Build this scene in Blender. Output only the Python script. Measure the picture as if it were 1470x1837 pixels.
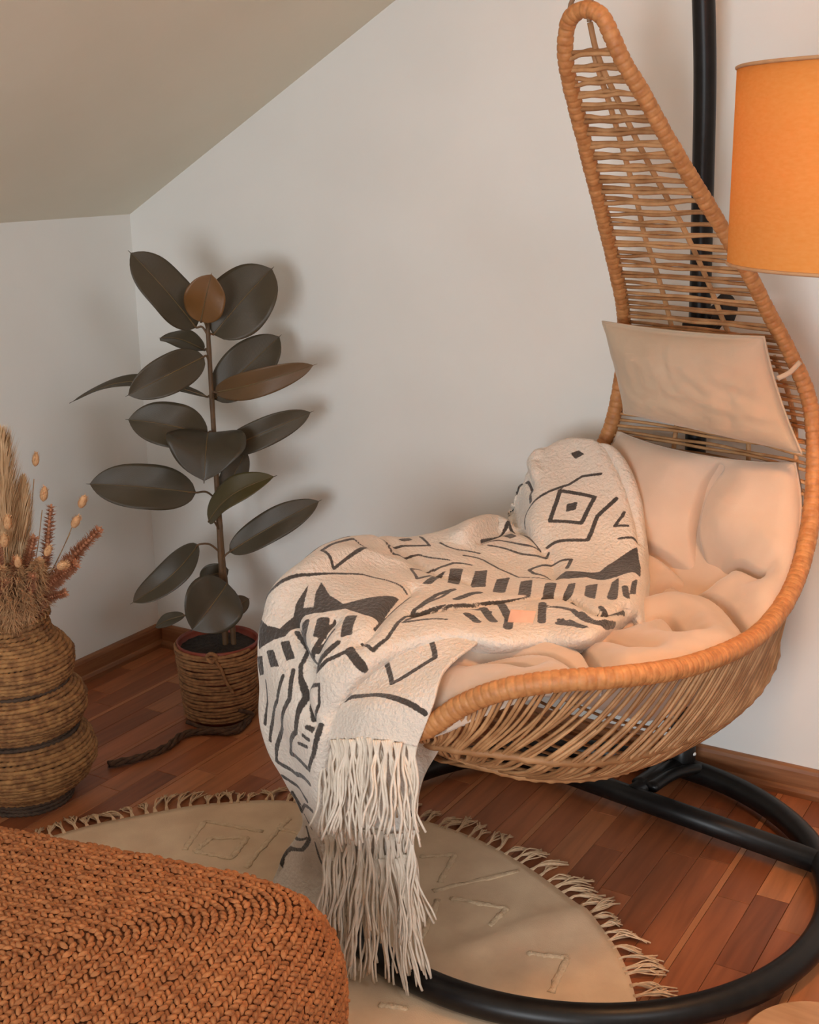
import bpy, bmesh, math, random
import numpy as np
from mathutils import Matrix, Vector, noise as mnoise

random.seed(7); np.random.seed(7)
for o in list(bpy.data.objects): bpy.data.objects.remove(o)
scene = bpy.context.scene
COL = scene.collection
PI = math.pi

# ------------------------------------------------------------------ camera
CAM_POS = np.array([0.0, 0.0, 1.42])
PITCH, ROLL, YAW = 0.2727, 0.015, -0.5451
def cam_axes():
    cp, sp, cy, sy = math.cos(PITCH), math.sin(PITCH), math.cos(YAW), math.sin(YAW)
    f = np.array([sy*cp, cy*cp, -sp]); r = np.array([cy, -sy, 0.0]); d = np.cross(f, r)
    cr, sr = math.cos(ROLL), math.sin(ROLL)
    return cr*r+sr*d, -sr*r+cr*d, f
c_r, c_d, c_f = cam_axes()
cd = bpy.data.cameras.new('camera'); cam = bpy.data.objects.new('camera', cd); COL.objects.link(cam)
m = Matrix.Identity(4)
for k in range(3):
    m[k][0] = c_r[k]; m[k][1] = -c_d[k]; m[k][2] = -c_f[k]; m[k][3] = CAM_POS[k]
cam.matrix_world = m
cd.sensor_fit = 'HORIZONTAL'; cd.sensor_width = 36.0; cd.lens = 36.0*2304.0/1470.0
cd.clip_start = 0.05; cd.clip_end = 60
scene.camera = cam

# ------------------------------------------------------------------ world, daylight, exposure
world = bpy.data.worlds.new('world'); scene.world = world; world.use_nodes = True
bg = world.node_tree.nodes['Background']; bg.inputs[0].default_value = (0.80, 0.88, 1.0, 1); bg.inputs[1].default_value = 1.6
WIN = (-0.75, 0.55, 0.55, 1.75)         # the gable window behind the photographer: x0, x1, z0, z1
al = bpy.data.lights.new('window_daylight', 'AREA'); al.shape = 'RECTANGLE'
al.size = WIN[1]-WIN[0]; al.size_y = WIN[3]-WIN[2]; al.energy = 120; al.color = (0.89, 0.95, 1.0)
alo = bpy.data.objects.new('window_daylight', al); COL.objects.link(alo)
alo.location = ((WIN[0]+WIN[1])/2, -2.36, (WIN[2]+WIN[3])/2); alo.rotation_euler = (PI/2, 0, 0)
ROOF = (1.25, 0.30, .78, .98)           # unseen roof window added in the right-hand slope to brighten floor and ceiling: centre x, centre y, width (y), length along the slope
def roof_z(x): return 1.268+0.566*(2.935-x)
rl = bpy.data.lights.new('added_roof_fill', 'AREA'); rl.shape = 'RECTANGLE'; rl.size = ROOF[3]; rl.size_y = ROOF[2]; rl.energy = 26; rl.color = (0.88, 0.94, 1.0)  # weak fill from above, added together with the roof window
rlo = bpy.data.objects.new('added_roof_fill', rl); COL.objects.link(rlo); SA = math.atan(.566)
rlo.location = (ROOF[0]+.09*math.sin(SA), ROOF[1], roof_z(ROOF[0])+.09*math.cos(SA)); rlo.rotation_euler = (0, SA, 0)
vs = scene.view_settings; vs.view_transform = 'Standard'; vs.look = 'None'; vs.gamma = 1.0; vs.use_curve_mapping = False
vs.exposure = 0.0

# ------------------------------------------------------------------ materials
def srgb(r, g, b):
    f = lambda c: (c/255/12.92 if c/255 <= 0.04045 else ((c/255+0.055)/1.055)**2.4)
    return (f(r), f(g), f(b), 1)
class NT:
    def __init__(s, name):
        s.m = bpy.data.materials.new(name); s.m.use_nodes = True; s.t = s.m.node_tree; s.n = s.t.nodes
        s.b = s.n['Principled BSDF']
    def node(s, typ, **kw):
        n = s.n.new(typ)
        for k, v in kw.items():
            if k in n.inputs: n.inputs[k].default_value = v
            else: setattr(n, k, v)
        return n
    def link(s, a, b): s.t.links.new(a, b)
def simple(name, c1, c2, rough=0.7, scale=30, detail=4, bump=0.0, bump_scale=None, stretch=(1, 1, 1), metallic=0, coords='Object', sheen=0, coat=0, rnd=0.0, bdist=0.002):
    t = NT(name); tc = t.node('ShaderNodeTexCoord'); mp = t.node('ShaderNodeMapping'); mp.inputs['Scale'].default_value = stretch
    t.link(tc.outputs[coords], mp.inputs[0])
    nz = t.node('ShaderNodeTexNoise', Scale=scale, Detail=detail); t.link(mp.outputs[0], nz.inputs['Vector'])
    rp = t.node('ShaderNodeMapRange'); rp.inputs[1].default_value = .32; rp.inputs[2].default_value = .68; t.link(nz.outputs[0], rp.inputs[0])
    mx = t.node('ShaderNodeMix', data_type='RGBA'); mx.inputs[6].default_value = c1; mx.inputs[7].default_value = c2
    if rnd:
        oi = t.node('ShaderNodeObjectInfo'); ad = t.node('ShaderNodeMath', operation='MULTIPLY_ADD'); ad.inputs[1].default_value = rnd; ad.use_clamp = True
        sb = t.node('ShaderNodeMath', operation='SUBTRACT'); sb.inputs[1].default_value = .5
        t.link(oi.outputs['Random'], sb.inputs[0]); t.link(sb.outputs[0], ad.inputs[0]); t.link(rp.outputs[0], ad.inputs[2]); t.link(ad.outputs[0], mx.inputs[0])
    else: t.link(rp.outputs[0], mx.inputs[0])
    t.link(mx.outputs[2], t.b.inputs['Base Color'])
    t.b.inputs['Roughness'].default_value = rough; t.b.inputs['Metallic'].default_value = metallic
    if sheen: t.b.inputs['Sheen Weight'].default_value = sheen
    if coat: t.b.inputs['Coat Weight'].default_value = coat; t.b.inputs['Coat Roughness'].default_value = .15
    if bump:
        bn = t.node('ShaderNodeTexNoise', Scale=bump_scale or scale*4, Detail=3.0); t.link(mp.outputs[0], bn.inputs['Vector'])
        bp = t.node('ShaderNodeBump', Strength=bump, Distance=bdist); t.link(bn.outputs[0], bp.inputs['Height']); t.link(bp.outputs[0], t.b.inputs['Normal'])
    return t.m
M = {}
M['wall'] = simple('painted_wall', srgb(228, 227, 222), srgb(233, 232, 227), .85, 3, bump=.06, bump_scale=120)
M['ceiling'] = simple('painted_ceiling', srgb(226, 221, 202), srgb(231, 226, 208), .9, 3, bump=.06, bump_scale=120)
M['black'] = simple('black_powder_coat', (.005, .0045, .0045, 1), (.009, .008, .0075, 1), .38, 40, bump=.03, bump_scale=400)
M['black'].node_tree.nodes['Principled BSDF'].inputs['Specular IOR Level'].default_value = .3
M['rattan'] = simple('wrapped_rattan_rim', srgb(198, 140, 86), srgb(168, 110, 62), .55, 60, bump=.15, bump_scale=300)
M['cord'] = simple('rattan_cord', srgb(196, 150, 104), srgb(150, 106, 66), .6, 25, bump=.2, bump_scale=250, rnd=.9)
M['cushion'] = simple('beige_velour', srgb(208, 186, 166), srgb(198, 175, 154), .8, 6, bump=.10, bump_scale=500, sheen=.4)
M['pillow'] = simple('greige_cotton', srgb(196, 176, 152), srgb(186, 166, 142), .85, 8, bump=.15, bump_scale=450, sheen=.2)
M['fringe'] = simple('cotton_fringe', srgb(230, 218, 202), srgb(214, 200, 182), .9, 60, bump=.3, bump_scale=700)
M['stem'] = simple('green_brown_stem', srgb(104, 76, 48), srgb(78, 58, 36), .6, 30, bump=.2)
M['soil'] = simple('potting_soil', (.016, .010, .007, 1), (.035, .022, .014, 1), .95, 90, bump=.9, bump_scale=140, bdist=.006)
M['terracotta'] = simple('red_brown_plastic', srgb(132, 52, 30), srgb(112, 42, 24), .45, 20)
M['jute'] = simple('jute_rope', srgb(158, 112, 70), srgb(116, 76, 44), .9, 70, bump=.6, bump_scale=260)
M['dark_jute'] = simple('dark_jute_rope', srgb(92, 64, 44), srgb(62, 42, 30), .9, 70, bump=.6, bump_scale=260)
M['seagrass'] = simple('seagrass', srgb(166, 122, 74), srgb(112, 74, 42), .85, 55, bump=.5, bump_scale=200, rnd=.4)
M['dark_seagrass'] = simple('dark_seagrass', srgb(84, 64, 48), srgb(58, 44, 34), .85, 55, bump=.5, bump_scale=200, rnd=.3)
M['rug'] = simple('flat_woven_cotton', srgb(222, 194, 160), srgb(208, 178, 146), .95, 14, bump=.35, bump_scale=420)
M['rug_pile'] = simple('rug_raised_pile', srgb(226, 200, 166), srgb(212, 184, 150), .95, 120, bump=.8, bump_scale=260, bdist=.004)
M['rug_fringe'] = simple('rug_cotton_yarn', srgb(226, 194, 158), srgb(204, 170, 134), .95, 90, bump=.4, bump_scale=500)
M['pouf'] = simple('woven_pouf_yarn', srgb(180, 118, 70), srgb(140, 86, 48), .9, 55, bump=.6, bump_scale=320)
M['pouf_core'] = simple('pouf_lining', srgb(132, 80, 46), srgb(118, 70, 40), .95, 20)
M['baseboard'] = simple('oak_baseboard', srgb(150, 100, 64), srgb(126, 80, 50), .5, 9, stretch=(1, 1, 14), bump=.05)
M['pampas'] = simple('pampas_plume', srgb(238, 206, 164), srgb(222, 184, 138), .95, 30)
M['spike'] = simple('russet_plume', srgb(198, 140, 104), srgb(166, 108, 78), .95, 60)
M['fluff'] = simple('tan_fluff', srgb(206, 164, 120), srgb(178, 130, 88), .95, 60)
M['bunny'] = simple('pale_bunny_tail', srgb(222, 176, 130), srgb(202, 152, 106), .95, 80)
M['straw'] = simple('straw_stalk', srgb(176, 138, 92), srgb(150, 112, 70), .8, 60)
M['lamp_base'] = simple('pale_wood', srgb(196, 150, 108), srgb(180, 134, 94), .6, 6, stretch=(1, 12, 1))
M['tag'] = simple('woven_tag', srgb(214, 166, 138), srgb(204, 154, 126), .8, 40)
M['window_frame'] = simple('white_window_paint', srgb(235, 233, 228), srgb(230, 228, 222), .5, 5)
M['rope_light'] = simple('hanging_rope', srgb(150, 122, 96), srgb(120, 94, 70), .9, 90, bump=.5, bump_scale=300)
M['strap'] = simple('black_webbing', (.010, .009, .010, 1), (.018, .016, .016, 1), .8, 60, bump=.3)

def leaf_mat(name, c1, c2, rough):
    t = NT(name); tc = t.node('ShaderNodeTexCoord')
    wv = t.node('ShaderNodeTexWave', Scale=26.0, Distortion=1.2); wv.bands_direction = 'Y'; wv.inputs['Detail'].default_value = 1
    sx = t.node('ShaderNodeSeparateXYZ'); t.link(tc.outputs['UV'], sx.inputs[0])
    ab = t.node('ShaderNodeMath', operation='ABSOLUTE'); t.link(sx.outputs[0], ab.inputs[0])
    ma = t.node('ShaderNodeMath', operation='MULTIPLY_ADD'); ma.inputs[1].default_value = -.35; t.link(ab.outputs[0], ma.inputs[0]); t.link(sx.outputs[1], ma.inputs[2])
    cb = t.node('ShaderNodeCombineXYZ'); t.link(ma.outputs[0], cb.inputs[1]); t.link(cb.outputs[0], wv.inputs['Vector'])
    nz = t.node('ShaderNodeTexNoise', Scale=5.0, Detail=3.0); t.link(tc.outputs['Object'], nz.inputs['Vector'])
    mx = t.node('ShaderNodeMix', data_type='RGBA'); mx.inputs[6].default_value = c1; mx.inputs[7].default_value = c2
    t.link(nz.outputs[0], mx.inputs[0]); t.link(mx.outputs[2], t.b.inputs['Base Color'])
    bp = t.node('ShaderNodeBump', Strength=.12, Distance=.002); t.link(wv.outputs[1], bp.inputs['Height']); t.link(bp.outputs[0], t.b.inputs['Normal'])
    t.b.inputs['Roughness'].default_value = rough
    return t.m
M['leaf_dark'] = leaf_mat('dark_green_leaf', srgb(76, 66, 48), srgb(58, 50, 36), .46)
M['leaf_gloss'] = leaf_mat('deep_green_leaf', srgb(68, 60, 46), srgb(52, 46, 34), .42)
M['leaf_brown'] = leaf_mat('young_brown_leaf', srgb(124, 84, 40), srgb(98, 66, 32), .45)
M['leaf_under'] = leaf_mat('leaf_underside_brown', srgb(104, 76, 44), srgb(86, 62, 36), .5)
M['leaf_green'] = leaf_mat('leaf_underside_olive', srgb(82, 72, 38), srgb(66, 56, 30), .5)
M['midrib'] = simple('leaf_midrib', srgb(112, 92, 58), srgb(92, 74, 46), .5, 30)

def plank_mat():
    t = NT('oiled_parquet'); ge = t.node('ShaderNodeNewGeometry'); oi = t.node('ShaderNodeObjectInfo')
    ad = t.node('ShaderNodeMath', operation='ADD'); t.link(oi.outputs['Random'], ad.inputs[0]); t.link(ge.outputs['Random Per Island'], ad.inputs[1])
    fr = t.node('ShaderNodeMath', operation='FRACT'); t.link(ad.outputs[0], fr.inputs[0])
    sc = t.node('ShaderNodeVectorMath', operation='SCALE'); sc.inputs['Scale'].default_value = 7.3
    cb = t.node('ShaderNodeCombineXYZ'); t.link(fr.outputs[0], cb.inputs[0]); t.link(fr.outputs[0], cb.inputs[1]); t.link(cb.outputs[0], sc.inputs[0])
    av = t.node('ShaderNodeVectorMath', operation='ADD'); t.link(ge.outputs['Position'], av.inputs[0]); t.link(sc.outputs[0], av.inputs[1])
    mp = t.node('ShaderNodeMapping'); mp.inputs['Scale'].default_value = (42, 3.0, 1); t.link(av.outputs[0], mp.inputs[0])
    nz = t.node('ShaderNodeTexNoise', Scale=1.0, Detail=5.0, Distortion=.9); t.link(mp.outputs[0], nz.inputs['Vector'])
    cr = t.node('ShaderNodeValToRGB'); e = cr.color_ramp.elements
    e[0].position = 0.0; e[0].color = srgb(134, 76, 46); e[1].position = 1.0; e[1].color = srgb(190, 124, 80)
    for p, c in ((.35, (148, 86, 52)), (.6, (164, 98, 62)), (.82, (172, 108, 68))):
        x = e.new(p); x.color = srgb(*c)
    t.link(fr.outputs[0], cr.inputs[0])
    gr = t.node('ShaderNodeMapRange'); gr.inputs[1].default_value = .3; gr.inputs[2].default_value = .7; gr.inputs[3].default_value = .74; gr.inputs[4].default_value = 1.12; t.link(nz.outputs[0], gr.inputs[0])
    mu = t.node('ShaderNodeVectorMath', operation='SCALE'); t.link(cr.outputs[0], mu.inputs[0]); t.link(gr.outputs[0], mu.inputs['Scale'])
    t.link(mu.outputs[0], t.b.inputs['Base Color'])
    t.b.inputs['Roughness'].default_value = .42
    bp = t.node('ShaderNodeBump', Strength=.05, Distance=.001); t.link(nz.outputs[0], bp.inputs['Height']); t.link(bp.outputs[0], t.b.inputs['Normal'])
    return t.m
M['plank'] = plank_mat()
M['plank_pale'] = simple('pale_parquet', srgb(186, 124, 82), srgb(168, 106, 66), .42, 20, stretch=(8, 1, 1))
M['subfloor'] = simple('floor_gap', (.03, .014, .008, 1), (.04, .018, .010, 1), .8, 5)

def blanket_mat():
    t = NT('woven_throw'); at = t.node('ShaderNodeAttribute', attribute_name='ink')
    tc = t.node('ShaderNodeTexCoord'); nz = t.node('ShaderNodeTexNoise', Scale=260.0, Detail=2.0); t.link(tc.outputs['Object'], nz.inputs['Vector'])
    ma = t.node('ShaderNodeMath', operation='MULTIPLY_ADD'); ma.inputs[1].default_value = .0034; ma.inputs[2].default_value = -.0017; t.link(nz.outputs[0], ma.inputs[0])
    ad = t.node('ShaderNodeMath', operation='ADD'); t.link(at.outputs['Fac'], ad.inputs[0]); t.link(ma.outputs[0], ad.inputs[1])
    mr = t.node('ShaderNodeMapRange'); mr.inputs[1].default_value = -.0006; mr.inputs[2].default_value = .0006; t.link(ad.outputs[0], mr.inputs[0])
    n2 = t.node('ShaderNodeTexNoise', Scale=420.0, Detail=2.0); t.link(tc.outputs['Object'], n2.inputs['Vector'])
    ink = t.node('ShaderNodeMix', data_type='RGBA'); ink.inputs[6].default_value = srgb(46, 41, 38); ink.inputs[7].default_value = srgb(74, 67, 61); t.link(n2.outputs[0], ink.inputs[0])
    n3 = t.node('ShaderNodeTexNoise', Scale=24.0, Detail=3.0); t.link(tc.outputs['Object'], n3.inputs['Vector'])
    cre = t.node('ShaderNodeMix', data_type='RGBA'); cre.inputs[6].default_value = srgb(208, 197, 184); cre.inputs[7].default_value = srgb(224, 214, 202); t.link(n3.outputs[0], cre.inputs[0])
    mx = t.node('ShaderNodeMix', data_type='RGBA'); t.link(mr.outputs[0], mx.inputs[0]); t.link(ink.outputs[2], mx.inputs[6]); t.link(cre.outputs[2], mx.inputs[7])
    t.link(mx.outputs[2], t.b.inputs['Base Color']); t.b.inputs['Roughness'].default_value = .95; t.b.inputs['Sheen Weight'].default_value = .25
    n4 = t.node('ShaderNodeTexNoise', Scale=140.0, Detail=4.0); t.link(tc.outputs['Object'], n4.inputs['Vector'])
    bp = t.node('ShaderNodeBump', Strength=.9, Distance=.006); t.link(n4.outputs[0], bp.inputs['Height']); t.link(bp.outputs[0], t.b.inputs['Normal'])
    return t.m
M['blanket'] = blanket_mat()

def shade_mat():
    t = NT('orange_linen_shade'); out = t.n['Material Output']
    tc = t.node('ShaderNodeTexCoord'); mp = t.node('ShaderNodeMapping'); mp.inputs['Scale'].default_value = (1, 1, 3); t.link(tc.outputs['Object'], mp.inputs[0])
    nz = t.node('ShaderNodeTexNoise', Scale=90.0, Detail=4.0); t.link(mp.outputs[0], nz.inputs['Vector'])
    mx = t.node('ShaderNodeMix', data_type='RGBA'); mx.inputs[6].default_value = srgb(224, 142, 66); mx.inputs[7].default_value = srgb(232, 160, 90); t.link(nz.outputs[0], mx.inputs[0])
    df = t.node('ShaderNodeBsdfDiffuse'); tr = t.node('ShaderNodeBsdfTranslucent')
    t.link(mx.outputs[2], df.inputs[0]); t.link(mx.outputs[2], tr.inputs[0])
    ms = t.node('ShaderNodeMixShader'); ms.inputs[0].default_value = .115; t.link(df.outputs[0], ms.inputs[1]); t.link(tr.outputs[0], ms.inputs[2]); t.link(ms.outputs[0], out.inputs[0])
    return t.m
M['shade'] = shade_mat()
def pane_mat():
    t = NT('window_glass'); out = t.n['Material Output']
    tr = t.node('ShaderNodeBsdfTransparent'); gl = t.node('ShaderNodeBsdfGlossy'); gl.inputs['Roughness'].default_value = .02
    ms = t.node('ShaderNodeMixShader'); ms.inputs[0].default_value = .06; t.link(tr.outputs[0], ms.inputs[1]); t.link(gl.outputs[0], ms.inputs[2]); t.link(ms.outputs[0], out.inputs[0])
    return t.m
M['glass'] = pane_mat()
def bulb_mat():
    t = NT('lit_bulb'); t.b.inputs['Base Color'].default_value = (1, .9, .8, 1); t.b.inputs['Emission Color'].default_value = (1, .72, .42, 1); t.b.inputs['Emission Strength'].default_value = 6
    return t.m
M['bulb'] = bulb_mat()

# ------------------------------------------------------------------ mesh helpers
def link_mesh(name, me, mat, parent=None):
    o = bpy.data.objects.new(name, me); COL.objects.link(o)
    if mat is not None and not me.materials: me.materials.append(M[mat])
    if parent is not None: o.parent = parent
    return o
def origin_of(o):
    p = np.zeros(3)
    while o is not None: p += np.array(o.location); o = o.parent
    return p
def mesh(name, V, F, mat, parent=None, smooth=True, at=None):
    """V in world coordinates; becomes one mesh object whose origin is its parent's (or `at`)"""
    V = np.asarray(V, float); off = origin_of(parent) if parent is not None else np.zeros(3)
    loc = np.zeros(3)
    if at is not None: loc = np.asarray(at, float)-off
    me = bpy.data.meshes.new(name); me.from_pydata((V-off-loc).tolist(), [], [tuple(int(i) for i in f) for f in F]); me.update()
    if smooth: me.polygons.foreach_set('use_smooth', [True]*len(me.polygons))
    o = link_mesh(name, me, mat, parent); o.location = loc
    return o
def tag(o, label, cat, group=None):
    o['label'] = label; o['category'] = cat
    if group: o['group'] = group
    return o
def thing(name, label, cat, loc, group=None):
    o = bpy.data.objects.new(name, None); COL.objects.link(o); o.location = tuple(float(x) for x in loc); o.empty_display_size = .05
    return tag(o, label, cat, group)
def structure(o): o['kind'] = 'structure'; return o
def frames(P, closed=False):
    P = np.asarray(P, float); n = len(P)
    if closed: T = np.roll(P, -1, 0)-np.roll(P, 1, 0)
    else: T = np.gradient(P, axis=0)
    T /= np.maximum(np.linalg.norm(T, axis=1, keepdims=True), 1e-9)
    N = np.zeros_like(P); a = np.array([0, 0, 1.0]) if abs(T[0][2]) < .9 else np.array([1.0, 0, 0])
    v = a-T[0]*(a@T[0]); N[0] = v/np.linalg.norm(v)
    for i in range(1, n):
        v = N[i-1]-T[i]*(N[i-1]@T[i]); N[i] = v/max(np.linalg.norm(v), 1e-9)
    return T, N, np.cross(T, N)
def tube(P, r, k=8, closed=False, cap=True, flat=1.0):
    """swept circle; r a number or one radius per point"""
    P = np.asarray(P, float); n = len(P); r = np.broadcast_to(np.asarray(r, float), (n,))
    T, N, B = frames(P, closed); a = np.arange(k)*2*PI/k
    V = P[:, None]+r[:, None, None]*(np.cos(a)[None, :, None]*N[:, None]+flat*np.sin(a)[None, :, None]*B[:, None])
    V = V.reshape(-1, 3); F = []
    for i in range(n if closed else n-1):
        i2 = (i+1) % n
        for j in range(k): F.append((i*k+j, i*k+(j+1) % k, i2*k+(j+1) % k, i2*k+j))
    if cap and not closed: F.append(tuple(range(k-1, -1, -1))); F.append(tuple((n-1)*k+j for j in range(k)))
    return V, F
def join(parts):
    V = []; F = []; o = 0
    for v, f in parts:
        V.append(np.asarray(v)); F += [tuple(i+o for i in x) for x in f]; o += len(v)
    return np.vstack(V), F
def box(x0, x1, y0, y1, z0, z1):
    V = np.array([(x, y, z) for z in (z0, z1) for y in (y0, y1) for x in (x0, x1)], float)
    return V, [(0, 2, 3, 1), (4, 5, 7, 6), (0, 1, 5, 4), (2, 6, 7, 3), (0, 4, 6, 2), (1, 3, 7, 5)]
def lathe(prof, c, k=48, cap=True):
    """prof: list of (radius, z)"""
    a = np.arange(k)*2*PI/k; V = np.array([(c[0]+r*math.cos(t), c[1]+r*math.sin(t), c[2]+z) for r, z in prof for t in a]); F = []
    for i in range(len(prof)-1):
        for j in range(k): F.append((i*k+j, i*k+(j+1) % k, (i+1)*k+(j+1) % k, (i+1)*k+j))
    if cap: F.append(tuple(range(k-1, -1, -1))); F.append(tuple((len(prof)-1)*k+j for j in range(k)))
    return V, F
def grid_faces(n, m): return [(i*m+j, i*m+j+1, (i+1)*m+j+1, (i+1)*m+j) for i in range(n-1) for j in range(m-1)]
def bevel(o, w, seg=2):
    md = o.modifiers.new('bevel', 'BEVEL'); md.width = w; md.segments = seg; md.limit_method = 'ANGLE'; return o
def nz3(p, s): return mnoise.noise(Vector((p[0]*s, p[1]*s, p[2]*s)))

# ------------------------------------------------------------------ shared shape functions
CTR=np.array([-0.9293,2.1482,0.0])
FD=np.array([-0.26334,-0.96470,0.0])   # direction the chair faces
SD=np.array([0.96470,-0.26334,0.0])    # the chair's side towards the lamp
def CW(d,s,z): return CTR+FD*d+SD*s+np.array([0,0,z])
def CWa(a):
    a=np.asarray(a,float); return CTR+a[...,0:1]*FD+a[...,1:2]*SD+a[...,2:3]*np.array([0,0,1.0])
def spline(P,n,closed=False,cent=0.5):
    """centripetal Catmull-Rom resampled to n points, even arc length"""
    P=np.asarray(P,float); m=len(P)
    if closed: Q=np.vstack([P[-1],P,P[0],P[1]])
    else: Q=np.vstack([2*P[0]-P[1],P,2*P[-1]-P[-2]])
    out=[]; segs=m if closed else m-1
    for i in range(segs):
        p0,p1,p2,p3=Q[i:i+4]
        t0=0;t1=t0+max(1e-6,np.linalg.norm(p1-p0))**cent;t2=t1+max(1e-6,np.linalg.norm(p2-p1))**cent;t3=t2+max(1e-6,np.linalg.norm(p3-p2))**cent
        t=np.linspace(t1,t2,24,endpoint=False)[:,None]
        A1=(t1-t)/(t1-t0)*p0+(t-t0)/(t1-t0)*p1;A2=(t2-t)/(t2-t1)*p1+(t-t1)/(t2-t1)*p2;A3=(t3-t)/(t3-t2)*p2+(t-t2)/(t3-t2)*p3
        B1=(t2-t)/(t2-t0)*A1+(t-t0)/(t2-t0)*A2;B2=(t3-t)/(t3-t1)*A2+(t-t1)/(t3-t1)*A3
        out.append((t2-t)/(t2-t1)*B1+(t-t1)/(t2-t1)*B2)
    out=np.vstack(out+[P[:1] if closed else P[-1:]])
    L=np.r_[0,np.cumsum(np.linalg.norm(np.diff(out,axis=0),axis=1))]
    x=np.linspace(0,L[-1],n+1)[:-1] if closed else np.linspace(0,L[-1],n)
    return np.stack([np.interp(x,L,out[:,k]) for k in range(out.shape[1])],1)
def interp_rows(keys,vals,q):
    """smooth (monotone-ish cubic) interpolation of rows of vals over keys"""
    keys=np.asarray(keys,float);vals=np.asarray(vals,float)
    if vals.ndim==1: vals=vals[:,None]
    m=np.gradient(vals,keys,axis=0)
    q=np.clip(np.asarray(q,float),keys[0],keys[-1]);i=np.clip(np.searchsorted(keys,q,side='right')-1,0,len(keys)-2)
    h=(keys[i+1]-keys[i]);t=((q-keys[i])/h)[:,None];h=h[:,None]
    return (2*t**3-3*t**2+1)*vals[i]+(t**3-2*t**2+t)*h*m[i]+(-2*t**3+3*t**2)*vals[i+1]+(t**3-t**2)*h*m[i+1]
RIM_HALF=[(.018,0,1.648),(.014,.033,1.636),(.004,.051,1.60),(-.012,.061,1.565),(-.055,.077,1.506),(-.104,.092,1.438),(-.157,.110,1.368),(-.213,.129,1.296),(-.291,.156,1.191),(-.341,.173,1.114),(-.386,.198,1.034),(-.415,.226,.944),(-.405,.252,.809),(-.306,.295,.67),(-.11,.345,.603),(.16,.375,.616),(.341,.345,.638),(.408,.29,.636),(.458,.22,.615),(.483,.16,.579),(.505,.10,.528),(.515,0,.482)]
RIM=RIM_HALF+[(d,-s,z) for d,s,z in RIM_HALF[-2:0:-1]]
# cushion: rows of the seat pad from the top of the back (q=0) to the front lip (q=1)
CQ=[0,.12,.25,.38,.5,.65,.8,.92,1.0]
CC=[(-.365,.818),(-.347,.742),(-.28,.66),(-.16,.60),(-.02,.585),(.16,.60),(.32,.60),(.43,.572),(.495,.512)]          # centre d,z
CE=[(-.385,.215,.832),(-.367,.245,.757),(-.29,.28,.685),(-.13,.33,.625),(.05,.36,.625),(.23,.352,.632),(.365,.305,.642),(.44,.22,.612),(.492,.12,.548)]  # edge d,s,z
def cushion_pts(p,q):
    """p in -1..1 across, q in 0..1 back to front; -> d,s,z of the seat surface without tufting"""
    p=np.asarray(p,float).ravel();q=np.asarray(q,float).ravel()
    c=interp_rows(CQ,CC,q);e=interp_rows(CQ,CE,q);w=np.abs(p)**2.2
    d=c[:,0]*(1-w)+e[:,0]*w; z=c[:,1]*(1-w)+e[:,2]*w; s=p*e[:,1]
    return np.stack([d,s,z],1)
def cr_w(t):
    return np.stack([-.5*t+t**2-.5*t**3,1-2.5*t**2+1.5*t**3,.5*t+2*t**2-1.5*t**3,-.5*t**2+.5*t**3],-1)
def grid_eval(Gd,a,b):
    """smooth tensor surface through the control grid Gd[n][m][3] at row a, column b"""
    Gd=np.asarray(Gd,float);n,m=Gd.shape[:2]
    E=np.concatenate([2*Gd[:1]-Gd[1:2],Gd,2*Gd[-1:]-Gd[-2:-1]],0)
    E=np.concatenate([2*E[:,:1]-E[:,1:2],E,2*E[:,-1:]-E[:,-2:-1]],1)
    a=np.clip(a,0,n-1-1e-6);b=np.clip(b,0,m-1-1e-6);i=np.floor(a).astype(int);j=np.floor(b).astype(int)
    wa=cr_w(a-i);wb=cr_w(b-j);out=np.zeros(a.shape+(3,))
    for k in range(4):
        for l in range(4): out+=(wa[...,k]*wb[...,l])[...,None]*E[i+k,j+l]
    return out
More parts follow.
